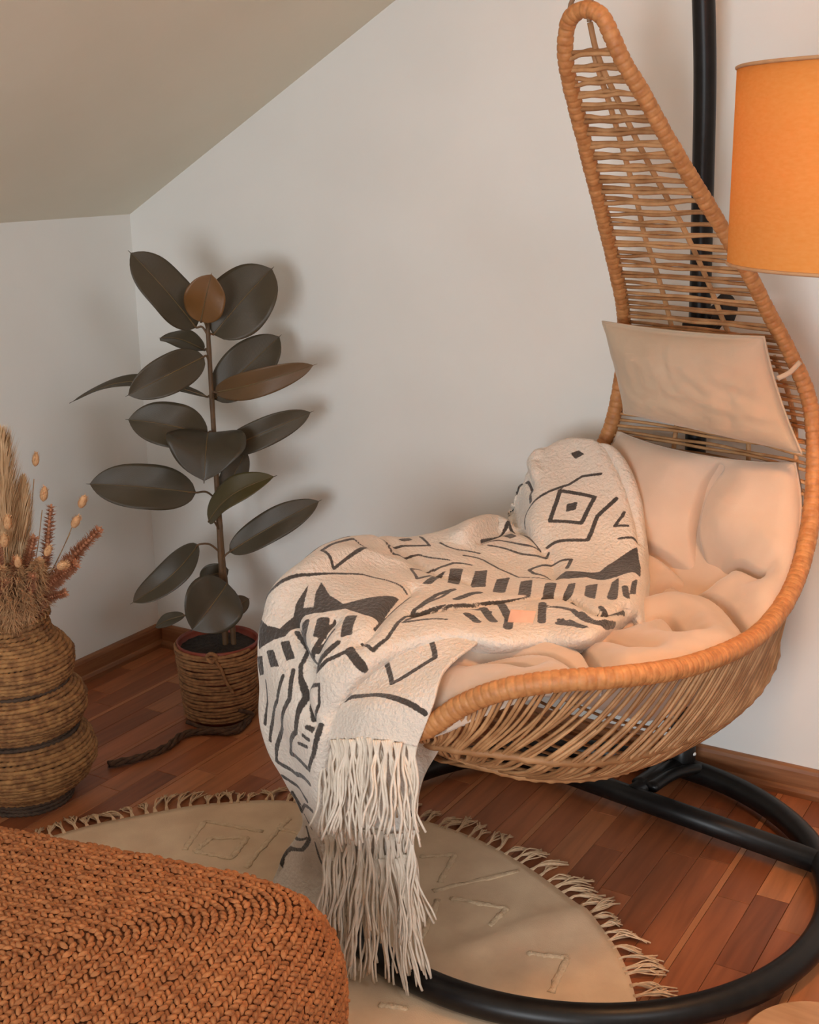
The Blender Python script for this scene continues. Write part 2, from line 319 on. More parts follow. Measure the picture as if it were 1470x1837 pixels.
# ------------------------------------------------------------------ measured shapes (metres)
BLANKET_MAIN=[
[[-0.34,-0.225,0.696],[-0.34,-0.19,0.771],[-0.321,-0.115,0.719],[-0.277,-0.05,0.644],[-0.185,0.03,0.587],[-0.017,0.14,0.57],[-0.017,0.125,0.53]],
[[-0.32,-0.235,0.741],[-0.32,-0.2,0.816],[-0.301,-0.125,0.764],[-0.257,-0.06,0.689],[-0.165,0.02,0.632],[0.003,0.13,0.615],[0.003,0.115,0.575]],
[[-0.292,-0.335,0.728],[-0.292,-0.3,0.803],[-0.247,-0.2,0.737],[-0.174,-0.11,0.673],[-0.051,0.01,0.623],[0.201,0.19,0.636],[0.201,0.175,0.596]],
[[-0.226,-0.365,0.668],[-0.226,-0.33,0.743],[-0.171,-0.25,0.706],[-0.114,-0.17,0.655],[0.002,-0.05,0.621],[0.24,0.125,0.625],[0.24,0.11,0.585]],
[[-0.206,-0.395,0.559],[-0.206,-0.36,0.634],[-0.124,-0.27,0.639],[-0.031,-0.18,0.63],[0.086,-0.09,0.621],[0.315,0.09,0.631],[0.315,0.075,0.591]],
[[-0.035,-0.375,0.587],[-0.035,-0.34,0.662],[0.011,-0.28,0.648],[0.068,-0.21,0.635],[0.203,-0.11,0.635],[0.362,0.03,0.638],[0.362,0.015,0.598]],
[[0.082,-0.405,0.581],[0.082,-0.37,0.656],[0.154,-0.28,0.651],[0.234,-0.19,0.645],[0.342,-0.1,0.64],[0.445,-0.02,0.627],[0.445,-0.035,0.587]],
[[0.272,-0.395,0.62],[0.272,-0.36,0.695],[0.337,-0.27,0.674],[0.39,-0.18,0.654],[0.465,-0.11,0.639],[0.516,-0.04,0.602],[0.516,-0.055,0.562]],
[[0.416,-0.355,0.611],[0.416,-0.32,0.686],[0.448,-0.25,0.662],[0.49,-0.185,0.637],[0.534,-0.12,0.605],[0.55,-0.06,0.557],[0.5,-0.06,0.547]],
[[0.443,-0.33,0.624],[0.513,-0.3,0.624],[0.527,-0.25,0.609],[0.541,-0.195,0.586],[0.554,-0.135,0.556],[0.561,-0.075,0.515],[0.511,-0.075,0.505]],
[[0.472,-0.32,0.549],[0.542,-0.29,0.549],[0.558,-0.245,0.535],[0.57,-0.19,0.523],[0.579,-0.13,0.493],[0.577,-0.075,0.469],[0.527,-0.075,0.459]],
[[0.479,-0.3,0.438],[0.549,-0.27,0.438],[0.555,-0.235,0.429],[0.559,-0.19,0.424],[0.573,-0.135,0.416],[0.578,-0.085,0.394],[0.528,-0.085,0.384]],
[[0.461,-0.27,0.32],[0.531,-0.24,0.32],[0.538,-0.215,0.32],[0.543,-0.185,0.322],[0.557,-0.145,0.321],[0.559,-0.105,0.304],[0.509,-0.105,0.294]],
[[0.438,-0.25,0.239],[0.508,-0.22,0.239],[0.515,-0.2,0.239],[0.519,-0.18,0.237],[0.53,-0.15,0.242],[0.536,-0.12,0.245],[0.486,-0.12,0.235]],
[[0.463,-0.348,0.088],[0.463,-0.328,0.1],[0.475,-0.276,0.115],[0.468,-0.245,0.125],[0.466,-0.208,0.14],[0.468,-0.172,0.15],[0.468,-0.157,0.132]],
[[0.473,-0.364,0.018],[0.473,-0.344,0.03],[0.472,-0.281,0.045],[0.462,-0.233,0.05],[0.439,-0.195,0.05],[0.428,-0.159,0.05],[0.428,-0.144,0.032]],
[[0.51,-0.255,0.017],[0.51,-0.235,0.022],[0.502,-0.195,0.025],[0.497,-0.16,0.025],[0.483,-0.121,0.025],[0.471,-0.084,0.025],[0.471,-0.069,0.017]]]
BLANKET_END=[
[[0.41,-0.1,0.617],[0.353,-0.06,0.631],[0.307,-0.01,0.638],[0.278,0.05,0.626]],
[[0.476,-0.1,0.584],[0.446,-0.02,0.602],[0.407,0.035,0.617],[0.368,0.075,0.62]],
[[0.526,-0.095,0.544],[0.503,0.0,0.57],[0.479,0.055,0.587],[0.455,0.095,0.606]],
[[0.551,-0.09,0.507],[0.546,0.005,0.548],[0.527,0.065,0.563],[0.5,0.115,0.572]],
[[0.565,-0.085,0.464],[0.572,0.005,0.5],[0.553,0.065,0.51],[0.529,0.105,0.506]]]
BLANKET_BACK=[
[[0.549,-0.13,0.488],[0.528,-0.03,0.509],[0.495,0.03,0.507],[0.446,0.075,0.47]],
[[0.559,-0.14,0.366],[0.514,-0.05,0.383],[0.481,0.005,0.391],[0.464,0.045,0.393]],
[[0.546,-0.135,0.265],[0.53,-0.05,0.293],[0.498,0.0,0.3],[0.482,0.05,0.324]],
[[0.544,-0.11,0.197],[0.533,-0.05,0.224],[0.512,0.0,0.244],[0.491,0.045,0.262]]]
INK_MAIN=[
(0,0.0067,[(1.513,1.976),(1.869,1.905),(2.207,1.976),(2.634,1.947),(2.99,1.933),(3.417,1.933),(3.631,2.105)]),
(1,0.009,[(2.438,2.033),(1.78,2.434),(2.171,2.893),(2.865,2.678)]),
(0,0.009,[(1.388,2.578),(1.815,2.835),(1.993,3.079),(2.118,3.222),(3.097,3.15)]),
(0,0.0067,[(1.299,2.893),(1.353,2.979),(1.531,3.136),(1.281,3.208)]),
(0,0.0067,[(1.495,3.408),(1.21,3.48),(1.032,3.623)]),
(0,0.0104,[(3.15,0.516),(3.204,1.804)]),
(0,0.0075,[(4.058,1.074),(4.236,1.332)]),
(0,0.0067,[(4.77,1.976),(4.182,1.647),(3.31,3.136),(3.648,2.893),(4.414,2.22),(4.734,2.148)]),
(0,0.0067,[(4.645,2.377),(3.933,2.936),(3.257,3.422),(3.061,3.279)]),
(0,0.0075,[(3.204,3.981),(3.542,3.823),(3.666,3.666),(3.079,3.58),(2.598,3.594),(2.741,3.795)]),
(0,0.0067,[(5.197,2.635),(4.805,2.95),(4.396,3.408),(3.898,3.852),(3.079,4.081)]),
(0,0.0067,[(5.82,3.007),(6.069,3.05),(6.158,2.449),(5.749,2.735)]),
(0,0.0067,[(5.731,2.792),(5.41,2.807),(5.037,3.107)]),
(0,0.0067,[(5.909,4.267),(5.143,4.382),(4.378,4.339),(3.524,4.353),(2.563,4.425),(1.21,5.012)]),
(0,0.0104,[(3.079,4.597),(2.492,4.64),(1.691,5.041),(1.477,5.413)]),
(0,0.009,[(2.759,4.797),(2.171,4.955)]),
(0,0.009,[(1.887,4.611),(1.548,4.983),(1.192,5.327)]),
(0,0.0149,[(3.221,4.539),(3.15,4.84)]),
(0,0.0067,[(6.069,4.496),(5.624,4.64),(5.215,4.768)]),
(0,0.0119,[(5.108,4.253),(4.788,4.181),(4.627,4.181)]),
(0,0.0104,[(5.766,4.425),(5.464,4.411),(5.143,4.453)]),
(0,0.0119,[(8.276,2.864),(8.489,3.279)]),
(0,0.009,[(8.205,3.795),(7.795,3.809),(7.546,3.78)]),
(0,0.0119,[(1.37,4.453),(1.281,4.74)]),
(0,0.009,[(2.296,4.668),(1.887,4.897),(1.584,5.284)]),
(0,0.0075,[(2.509,4.797),(2.1,4.955)]),
(0,0.0067,[(6.016,4.453),(5.232,4.496),(4.752,4.511),(4.343,4.554)]),
(0,0.0164,[(4.823,4.625),(4.592,4.797)]),
(0,0.0164,[(4.503,4.496),(4.236,4.754)]),
(0,0.0164,[(4.182,4.396),(3.898,4.697),(3.898,4.897)]),
(0,0.0067,[(6.959,4.482),(6.674,4.94),(6.336,4.84),(6.176,4.453),(5.927,4.181),(5.41,4.053),(5.215,3.938)]),
(0,0.0067,[(6.674,4.325),(6.318,3.895),(6.087,3.566)]),
(0,0.0104,[(5.82,4.167),(5.553,3.895),(5.179,3.952)]),
(1,0.0067,[(7.546,1.303),(6.905,1.217),(6.745,1.632),(7.386,1.862)]),
(0,0.0067,[(6.478,1.088),(6.372,1.461),(5.766,1.718),(5.891,1.246)]),
(0,0.0067,[(6.514,1.103),(6.354,1.747),(5.962,1.905),(5.464,2.635)]),
(0,0.0067,[(8.881,0.959),(8.436,1.26),(8.009,1.604),(7.297,2.062),(6.87,2.334),(6.585,2.692),(6.247,3.308)]),
(0,0.0067,[(7.831,0.988),(7.35,1.017),(6.941,1.031)]),
(0,0.0067,[(5.553,1.704),(5.25,2.234),(4.859,2.649)]),
(0,0.0067,[(8.703,2.663),(8.65,3.379),(8.881,3.594)]),
(0,0.0075,[(8.525,2.749),(8.454,3.666),(8.507,4.11)]),
(0,0.0075,[(7.564,3.422),(8.062,3.666),(8.578,3.809)]),
(0,0.0104,[(7.493,4.196),(8.027,4.138),(8.454,4.138)]),
(0,0.0075,[(7.297,4.525),(7.884,4.296),(8.436,4.224)]),
(0,0.0149,[(7.261,4.539),(7.03,5.055)]),
(0,0.0078,[(12.156,1.704),(12.654,1.604),(11.978,4.468)]),
(0,0.0073,[(13.046,1.804),(13.259,2.477),(13.633,1.905),(13.935,0.0),(14.042,0.0),(14.309,0.831)]),
(0,0.0052,[(13.277,3.294),(14.024,3.78),(14.523,3.537)]),
(0,0.0114,[(14.861,3.58),(14.897,3.909),(14.772,4.425)]),
(0,0.0047,[(13.704,0.0),(13.277,2.177)]),
(0,0.0073,[(12.707,2.033),(12.921,2.964)]),
(0,0.0077,[(10.127,2.005),(10.501,2.033),(10.91,1.647)]),
(0,0.0088,[(9.628,3.064),(10.198,2.95),(10.803,2.248),(11.159,1.776)]),
(0,0.0099,[(9.255,3.394),(9.824,3.566),(10.625,3.136),(11.39,1.947),(11.515,1.761),(11.551,3.308),(11.284,4.496)]),
(0,0.0099,[(8.952,3.58),(9.451,4.01),(10.323,3.952),(11.159,3.193),(10.91,4.539)]),
(0,0.0077,[(10.91,4.539),(10.394,4.768),(9.504,4.883)]),
(1,0.0066,[(9.184,4.138),(8.525,4.453),(8.988,4.64),(9.557,4.597),(9.753,4.439),(9.557,4.224)]),
(0,0.0066,[(10.554,4.053),(10.376,4.482)]),
(0,0.0066,[(10.216,4.267),(10.145,4.554)]),
(0,0.0066,[(9.949,4.368),(9.895,4.625)]),
(0,0.0099,[(11.818,1.518),(11.889,2.921),(11.942,3.995)]),
(0,0.0088,[(12.209,1.461),(12.423,2.019)])]
FILL_MAIN=[
[(1.887,1.418),(1.709,1.403),(1.637,1.504),(1.833,1.547)],
[(2.385,2.391),(2.154,2.42),(2.225,2.578),(2.438,2.563)],
[(4.325,1.976),(4.111,2.005),(3.969,2.32),(4.165,2.263)],
[(3.079,4.024),(2.759,3.881),(1.976,3.924),(1.78,3.838),(1.121,3.68),(0.997,4.124),(0.979,4.368),(1.192,4.253),(1.78,4.124),(2.296,3.995),(2.759,4.053)],
[(5.464,3.021),(5.197,3.208),(5.126,3.809),(5.41,3.594)],
[(4.894,3.408),(4.645,3.422),(4.556,4.01),(4.823,3.995)],
[(4.36,3.795),(4.093,3.809),(4.129,4.21),(4.378,4.181)],
[(3.809,4.01),(3.56,4.024),(3.56,4.325),(3.826,4.282)],
[(3.257,4.138),(3.008,4.153),(3.026,4.382),(3.275,4.339)],
[(2.723,4.153),(2.563,4.124),(2.581,4.396),(2.776,4.382)],
[(2.296,4.167),(2.029,4.153),(2.047,4.439),(2.296,4.382)],
[(1.691,4.224),(1.548,4.21),(1.513,4.654),(1.762,4.511)],
[(1.192,4.439),(1.05,4.411),(1.014,4.754),(1.192,4.711)],
[(5.713,2.979),(5.535,3.064),(5.766,3.422),(5.944,3.294)],
[(2.83,4.854),(2.67,4.768),(2.296,4.926),(2.794,4.897)],
[(6.265,1.274),(6.087,1.217),(6.033,1.346),(6.194,1.389)],
[(9.13,1.017),(9.112,1.575),(8.952,2.105),(8.561,2.277),(8.4,2.019),(8.062,1.833),(8.294,2.348),(8.027,2.663),(7.938,2.263),(7.742,2.048),(7.635,2.635),(7.386,3.136),(6.816,3.322),(6.354,3.494),(6.461,3.838),(6.567,4.196),(6.834,3.938),(7.315,3.337),(7.831,3.021),(8.294,2.606),(8.934,2.463),(9.682,1.403)],
[(9.931,1.189),(9.753,1.632),(10.038,1.833),(10.18,1.461)],
[(9.575,1.847),(9.397,2.205),(9.557,2.735),(9.735,2.348)],
[(9.112,2.42),(8.899,2.721),(8.988,3.265),(9.255,2.993)],
[(7.973,3.079),(7.706,3.279),(7.867,3.709),(8.151,3.48)],
[(7.244,3.637),(6.994,3.838),(7.119,4.253),(7.386,4.138)],
[(8.365,2.735),(8.205,2.921),(8.507,3.351),(8.525,3.05)]]
INK_END=[
(1,0.009,[(1.085,0.717),(0.623,1.528),(1.387,2.151),(2.05,1.264)]),
(0,0.009,[(2.714,0.189),(2.472,0.491),(2.553,1.038),(2.854,1.925),(3.236,2.868)]),
(0,0.0149,[(0.0,2.132),(0.201,2.528),(0.704,2.887)]),
(0,0.0067,[(0.261,1.472),(0.221,2.019),(0.643,2.792)])]
INK_BACK=[
(0,0.0052,[(1.327,2.302),(1.492,2.66),(1.719,2.83)])]
CREASES=[
(0.03,0.02,[(-0.167,0.275),(0.083,0.281),(0.317,0.294)]),
(0.032,0.018,[(0.317,0.294),(0.117,0.194),(0.1,0.113),(0.233,0.038)]),
(0.03,0.016,[(0.317,0.294),(0.517,0.269),(0.8,0.294)]),
(0.024,0.016,[(0.317,0.294),(0.117,0.338),(0.15,0.419)]),
(0.026,0.014,[(0.1,0.381),(0.333,0.356),(0.633,0.369),(1.0,0.444)]),
(0.026,0.014,[(0.367,0.562),(0.417,0.469),(0.717,0.506)]),
(0.02,0.012,[(0.417,0.669),(0.7,0.713),(1.0,0.769)]),
(0.02,0.012,[(0.5,0.619),(0.75,0.619)]),
(0.018,0.012,[(0.233,0.825),(0.45,0.763),(0.817,0.763),(1.0,0.775)]),
(0.012,0.01,[(0.2,0.869),(0.417,0.825),(0.633,0.819)])]
LEAVES=[
([-2.033,2.42,0.999],[-2.057,2.406,1.019],[-2.151,2.29,1.209],0.117,10,0.04,0.15,'dark'),
([-2.033,2.42,1.013],[-2.027,2.389,1.036],[-1.979,2.382,1.155],0.098,0,0.03,0.25,'brown'),
([-2.033,2.42,0.983],[-2.028,2.435,1.0],[-1.92,2.547,1.158],0.16,0,0.05,0.1,'dark'),
([-2.033,2.42,0.945],[-2.082,2.46,0.955],[-2.218,2.449,0.979],0.067,25,0.1,0.2,'dark'),
([-2.033,2.42,0.928],[-2.031,2.398,0.951],[-2.124,2.216,0.875],0.093,-20,0.12,0.25,'dark'),
([-2.033,2.42,0.829],[-2.061,2.438,0.843],[-2.394,2.296,0.823],0.048,35,0.15,0.2,'dark'),
([-2.033,2.42,0.823],[-2.047,2.446,0.837],[-1.934,2.585,0.987],0.117,10,0.05,0.2,'dark'),
([-2.033,2.42,0.84],[-2.012,2.41,0.863],[-1.761,2.491,0.939],0.067,30,0.18,0.2,'under'),
([-2.033,2.42,0.73],[-2.032,2.398,0.755],[-2.17,2.258,0.809],0.114,-10,0.16,0.2,'dark'),
([-2.033,2.42,0.739],[-2.018,2.383,0.767],[-1.951,2.277,0.67],0.188,0,0.25,0.3,'gloss'),
([-2.033,2.42,0.688],[-2.012,2.41,0.712],[-1.818,2.549,0.81],0.072,20,0.1,0.25,'dark'),
([-2.033,2.42,0.584],[-2.046,2.356,0.618],[-2.235,2.175,0.659],0.115,-10,0.06,0.2,'dark'),
([-2.033,2.42,0.571],[-2.036,2.441,0.586],[-2.014,2.523,0.697],0.065,20,0.05,0.15,'dark'),
([-2.033,2.42,0.508],[-2.017,2.363,0.545],[-1.831,2.406,0.676],0.079,-15,0.15,0.35,'green'),
([-2.033,2.42,0.404],[-2.013,2.432,0.448],[-1.824,2.58,0.575],0.082,5,0.06,0.2,'dark'),
([-2.033,2.42,0.447],[-2.061,2.37,0.477],[-2.198,2.255,0.331],0.079,0,-0.2,0.25,'dark'),
([-2.033,2.42,0.319],[-1.997,2.398,0.377],[-2.02,2.275,0.283],0.151,-20,0.12,0.25,'gloss'),
([-2.033,2.42,0.234],[-2.042,2.437,0.273],[-2.004,2.493,0.306],0.052,10,0.05,0.2,'dark'),
([-2.033,2.42,0.359],[-2.107,2.42,0.368],[-2.052,2.476,0.382],0.058,30,0.1,0.2,'dark'),
([-2.033,2.42,0.231],[-2.113,2.361,0.282],[-2.188,2.327,0.246],0.037,10,0.1,0.2,'dark')]
FOLDS_MAIN=[
(0.014,0.01,[(5.891,4.339),(5.143,4.453),(4.378,4.382),(3.506,4.396),(2.563,4.453),(1.192,5.098)]),
(0.012,0.012,[(6.105,3.294),(6.372,3.866),(6.674,4.439),(6.959,4.539)]),
(0.012,0.01,[(8.561,2.592),(8.614,3.523),(8.685,4.053),(9.362,4.124),(9.682,4.625)]),
(0.01,0.014,[(4.147,1.332),(3.471,2.549),(3.079,3.208),(3.079,3.995)]),
(0.01,0.01,[(4.788,2.134),(4.182,1.747),(3.257,3.279)]),
(0.01,0.012,[(2.848,0.859),(3.132,1.532),(3.15,0.2),(4.04,1.203)]),
(0.01,0.012,[(7.546,3.523),(8.009,3.866),(8.632,4.024)]),
(0.008,0.012,[(6.496,1.074),(6.176,1.819),(5.606,3.165),(4.912,3.795)]),
(-0.022,0.018,[(5.126,1.776),(4.823,1.418),(4.485,1.217),(4.182,1.647)]),
(-0.014,0.014,[(2.474,0.874),(2.741,0.874),(2.83,1.346)]),
(-0.014,0.013,[(3.132,0.587),(3.132,0.1),(4.058,1.174)]),
(0.01,0.008,[(1.103,1.045),(1.175,1.776),(1.121,2.549),(1.032,3.15),(1.014,3.566)]),
(-0.01,0.02,[(8.65,1.232),(7.742,1.489),(6.816,1.675),(6.318,2.105)])]
STEMS=[
('pampas',[-2.162,1.829,0.434],[-2.134,1.823,0.611],[-2.091,1.81,0.883],0.038),
('pampas',[-2.173,1.822,0.435],[-2.191,1.812,0.593],[-2.151,1.774,0.854],0.045),
('pampas',[-2.146,1.838,0.434],[-2.108,1.839,0.598],[-2.115,1.878,0.763],0.026),
('pampas',[-2.157,1.832,0.434],[-2.112,1.803,0.645],[-2.125,1.79,0.841],0.04),
('spike',[-2.125,1.851,0.434],[-2.086,1.875,0.527],[-2.054,1.893,0.699],0.024),
('spike',[-2.115,1.857,0.434],[-2.039,1.881,0.546],[-1.931,1.911,0.658],0.027),
('spike',[-2.118,1.856,0.434],[-2.054,1.851,0.514],[-1.951,1.856,0.592],0.027),
('spike',[-2.115,1.857,0.434],[-2.054,1.84,0.492],[-1.991,1.855,0.52],0.022),
('spike',[-2.141,1.842,0.434],[-2.087,1.82,0.531],[-2.039,1.824,0.649],0.025),
('spike',[-2.162,1.829,0.434],[-2.116,1.791,0.522],[-2.094,1.769,0.632],0.027),
('spike',[-2.152,1.835,0.434],[-2.095,1.793,0.512],[-2.053,1.783,0.609],0.025),
('spike',[-2.183,1.816,0.435],[-2.142,1.775,0.522],[-2.138,1.754,0.617],0.027),
('spike',[-2.173,1.822,0.435],[-2.113,1.771,0.503],[-2.069,1.764,0.563],0.027),
('spike',[-2.135,1.845,0.434],[-2.065,1.811,0.499],[-2.027,1.8,0.571],0.025),
('fluff',[-2.157,1.832,0.434],[-2.094,1.793,0.493],[-2.053,1.784,0.597],0.045),
('fluff',[-2.141,1.842,0.434],[-2.079,1.824,0.498],[-2.018,1.815,0.605],0.042),
('fluff',[-2.173,1.822,0.435],[-2.117,1.78,0.493],[-2.08,1.767,0.591],0.048),
('fluff',[-2.136,1.845,0.434],[-2.058,1.804,0.489],[-2.035,1.795,0.534],0.022),
('fluff',[-2.152,1.835,0.434],[-2.081,1.78,0.48],[-2.069,1.764,0.525],0.025),
('bunny',[-2.125,1.851,0.434],[-2.044,1.9,0.591],[-1.974,1.907,0.712],0.01),
('bunny',[-2.125,1.851,0.434],[-2.043,1.889,0.581],[-1.983,1.891,0.67],0.01),
('bunny',[-2.152,1.835,0.434],[-2.121,1.876,0.599],[-2.096,1.899,0.793],0.009),
('bunny',[-2.141,1.842,0.434],[-2.093,1.871,0.579],[-2.065,1.885,0.723],0.01),
('bunny',[-2.125,1.851,0.434],[-2.049,1.842,0.549],[-1.958,1.819,0.596],0.011),
('bunny',[-2.162,1.829,0.434],[-2.094,1.782,0.553],[-2.057,1.758,0.652],0.01),
('bunny',[-2.157,1.832,0.434],[-2.1,1.8,0.56],[-2.062,1.776,0.686],0.01),
('bunny',[-2.146,1.838,0.434],[-2.07,1.796,0.528],[-2.037,1.771,0.605],0.009),
('bunny',[-2.13,1.848,0.434],[-2.06,1.825,0.521],[-1.988,1.811,0.626],0.009)]
RUG_MOTIFS=[
[[-1.71,1.933],[-1.571,1.959]],
[[-1.71,1.933],[-1.67,1.816]],
[[-1.555,2.035],[-1.55,1.988],[-1.514,1.826]],
[[-1.651,1.882],[-1.584,1.923],[-1.563,1.841],[-1.646,1.822],[-1.651,1.882]],
[[-1.55,1.988],[-1.49,1.997]],
[[-1.224,2.042],[-1.164,2.082],[-1.14,1.977]],
[[-1.137,1.943],[-1.021,2.092]],
[[-1.095,1.937],[-0.981,1.958],[-0.983,1.89]],
[[-0.885,1.848],[-0.816,1.875],[-0.798,1.766]],
[[-1.068,1.769],[-1.113,1.921]],
[[-1.04,1.589],[-0.993,1.608]]]
RUG_FOLD=[
[[-0.982,1.801],[-0.939,1.875],[-0.899,1.952],[-0.844,2.011]]]
POT_ROPE=[
[-1.953,2.404],
[-1.942,2.326],
[-2.005,2.291],
[-2.041,2.248],
[-2.032,2.174],
[-2.048,2.102],
[-2.09,2.03]]
# ================================================================== the room
XL, YB, YF, XR = -2.535, 2.716, -2.2, 2.935
KNEE, SLOPE = 1.268, 0.566
RIDGE_X = (XL+XR)/2; RIDGE_Z = KNEE+SLOPE*(RIDGE_X-XL); TH = .12

# floor: parquet strips running towards the gable wall
fb = structure(mesh('floor', *box(XL-TH, XR+TH, YF-TH, YB+TH, -.16, -.012), 'subfloor', smooth=False))
def chamfer_box():
    c = .02; V = []
    for z, s in ((-1, 0), (1-c*6, 0), (1, 1)):
        for x, y in ((-1, -1), (1, -1), (1, 1), (-1, 1)): V.append((x*(1-c*s)*.5, y*(1-c*.3*s)*.5, z*.5))
    F = [(3, 2, 1, 0), (8, 9, 10, 11)]
    for l in (0, 4):
        for j in range(4): F.append((l+j, l+(j+1) % 4, l+4+(j+1) % 4, l+4+j))
    return V, F
pv, pf = chamfer_box()
def plank_mesh(matname):
    me = bpy.data.meshes.new('plank'); me.from_pydata(pv, [], pf); me.update(); me.materials.append(M[matname]); return me
me_plank, me_pale = plank_mesh('plank'), plank_mesh('plank_pale')
rp = random.Random(11); planks = []; x = XL; k = 0
while x < XR-.002:
    pale = (k % 4 == 3); wdt = .013 if pale else .0655; wdt = min(wdt, XR-x)
    y = YF-rp.random()*.4
    while y < YB:
        L = rp.uniform(.5, 1.1) if pale else rp.uniform(.22, .62)
        y0, y1 = max(y, YF), min(y+L, YB)
        if y1-y0 > .03: planks.append((x, wdt, y0, y1, pale and rp.random() < .55))
        y += L
    x += wdt; k += 1
def in_view(p):
    v = np.array(p)-CAM_POS; zc = v@c_f
    if zc < .3: return None
    return 735+2304*(v@c_r)/zc, 918.5+2304*(v@c_d)/zc, zc
scored = []
for q in planks:
    best = 0
    for yy in (q[2]+.02, (q[2]+q[3])/2, q[3]-.02):
        r = in_view((q[0]+q[1]/2, yy, 0))
        if r and -60 < r[0] < 1530 and 1000 < r[1] < 1900: best = max(best, q[1]*(q[3]-q[2])/r[2]**2)
    scored.append((best, q))
scored.sort(key=lambda t: -t[0])
G_ = .0009
for b, (x0, w_, y0, y1, pale) in scored[:300]:
    o = link_mesh('plank', me_pale if pale else me_plank, None, fb)
    o.location = (x0+w_/2, (y0+y1)/2, -.006); o.scale = (w_-G_, y1-y0-G_, .012)
bits = []
for b, (x0, w_, y0, y1, pale) in scored[300:]:
    V = np.array(pv)*np.array([w_-G_, y1-y0-G_, .012])+np.array([x0+w_/2, (y0+y1)/2, -.006]); bits.append((V, pf))
o = mesh('planks', *join(bits), 'plank', fb, smooth=False); o['kind'] = 'stuff'

# walls and sloped ceilings
structure(mesh('wall_left', *box(XL-TH, XL, YF, YB, 0, KNEE), 'wall', smooth=False))
structure(mesh('wall_right', *box(XR, XR+TH, YF, YB, 0, KNEE), 'wall', smooth=False))
def gable(y0, y1, hole=None):
    pts = [(XL-TH, 0), (XR+TH, 0), (XR+TH, KNEE+.02), (RIDGE_X, RIDGE_Z+.1), (XL-TH, KNEE+.02)]
    bm = bmesh.new(); vs_ = [bm.verts.new((x, y0, z)) for x, z in pts]
    if hole is None: bm.faces.new(vs_)
    else:
        x0, x1, z0, z1 = hole; h = [bm.verts.new((x, y0, z)) for x, z in ((x0, z0), (x1, z0), (x1, z1), (x0, z1))]
        es = [bm.edges.new((vs_[i], vs_[(i+1) % 5])) for i in range(5)]+[bm.edges.new((h[i], h[(i+1) % 4])) for i in range(4)]
        bmesh.ops.triangle_fill(bm, use_beauty=True, use_dissolve=False, edges=es)
    r = bmesh.ops.extrude_face_region(bm, geom=bm.faces[:]); nv = [g for g in r['geom'] if isinstance(g, bmesh.types.BMVert)]
    for v in nv: v.co.y = y1
    bmesh.ops.recalc_face_normals(bm, faces=bm.faces[:])
    me = bpy.data.meshes.new('gable'); bm.to_mesh(me); bm.free(); return me
structure(link_mesh('wall_back', gable(YB, YB+TH), 'wall'))
structure(link_mesh('wall_front', gable(YF-TH, YF, WIN), 'wall'))
def slope(xa, za, xb, zb, y0=YF, y1=YB):
    V = [(xa, y0, za), (xb, y0, zb), (xb, y1, zb), (xa, y1, za)]; V += [(x, y, z+TH) for x, y, z in V]
    return V, [(0, 1, 2, 3), (7, 6, 5, 4), (0, 4, 5, 1), (1, 5, 6, 2), (2, 6, 7, 3), (3, 7, 4, 0)]
hx = ROOF[3]/2*math.cos(SA); rx0, rx1, ry0, ry1 = ROOF[0]-hx, ROOF[0]+hx, ROOF[1]-ROOF[2]/2, ROOF[1]+ROOF[2]/2
structure(mesh('ceiling', *join([slope(XL, KNEE, RIDGE_X, RIDGE_Z), slope(XR, KNEE, rx1, roof_z(rx1)), slope(rx0, roof_z(rx0), RIDGE_X, RIDGE_Z), slope(rx1, roof_z(rx1), rx0, roof_z(rx0), YF, ry0), slope(rx1, roof_z(rx1), rx0, roof_z(rx0), ry1, YB)]), 'ceiling', smooth=False))
def sbar(xa, xb, y0, y1, t0, t1):
    V = [(x, y, roof_z(x)+t) for t in (t0, t1) for y in (y0, y1) for x in (xa, xb)]; return np.array(V), box(0, 1, 0, 1, 0, 1)[1]
rw_ = structure(mesh('added_roof_window', *join([sbar(rx0, rx0+.04, ry0, ry1, .01, .06), sbar(rx1-.04, rx1, ry0, ry1, .01, .06), sbar(rx0+.04, rx1-.04, ry0, ry0+.045, .01, .06), sbar(rx0+.04, rx1-.04, ry1-.045, ry1, .01, .06)]), 'window_frame', smooth=False))  # frame of the added roof window, out of view, there for its top light
mesh('pane', *sbar(rx0+.04, rx1-.04, ry0+.045, ry1-.045, .03, .036), 'glass', rw_, smooth=False)
# window behind the photographer
x0, x1, z0, z1 = WIN
wf = structure(mesh('window_1', *join([box(x0, x1, YF-.09, YF-.04, z0, z0+.05), box(x0, x1, YF-.09, YF-.04, z1-.05, z1), box(x0, x0+.05, YF-.09, YF-.04, z0+.05, z1-.05), box(x1-.05, x1, YF-.09, YF-.04, z0+.05, z1-.05), box((x0+x1)/2-.025, (x0+x1)/2+.025, YF-.09, YF-.04, z0+.05, z1-.05)]), 'window_frame', smooth=False))
for a, b in ((x0+.05, (x0+x1)/2-.025), ((x0+x1)/2+.025, x1-.05)): mesh('pane', *box(a, b, YF-.068, YF-.062, z0+.05, z1-.05), 'glass', wf, smooth=False)
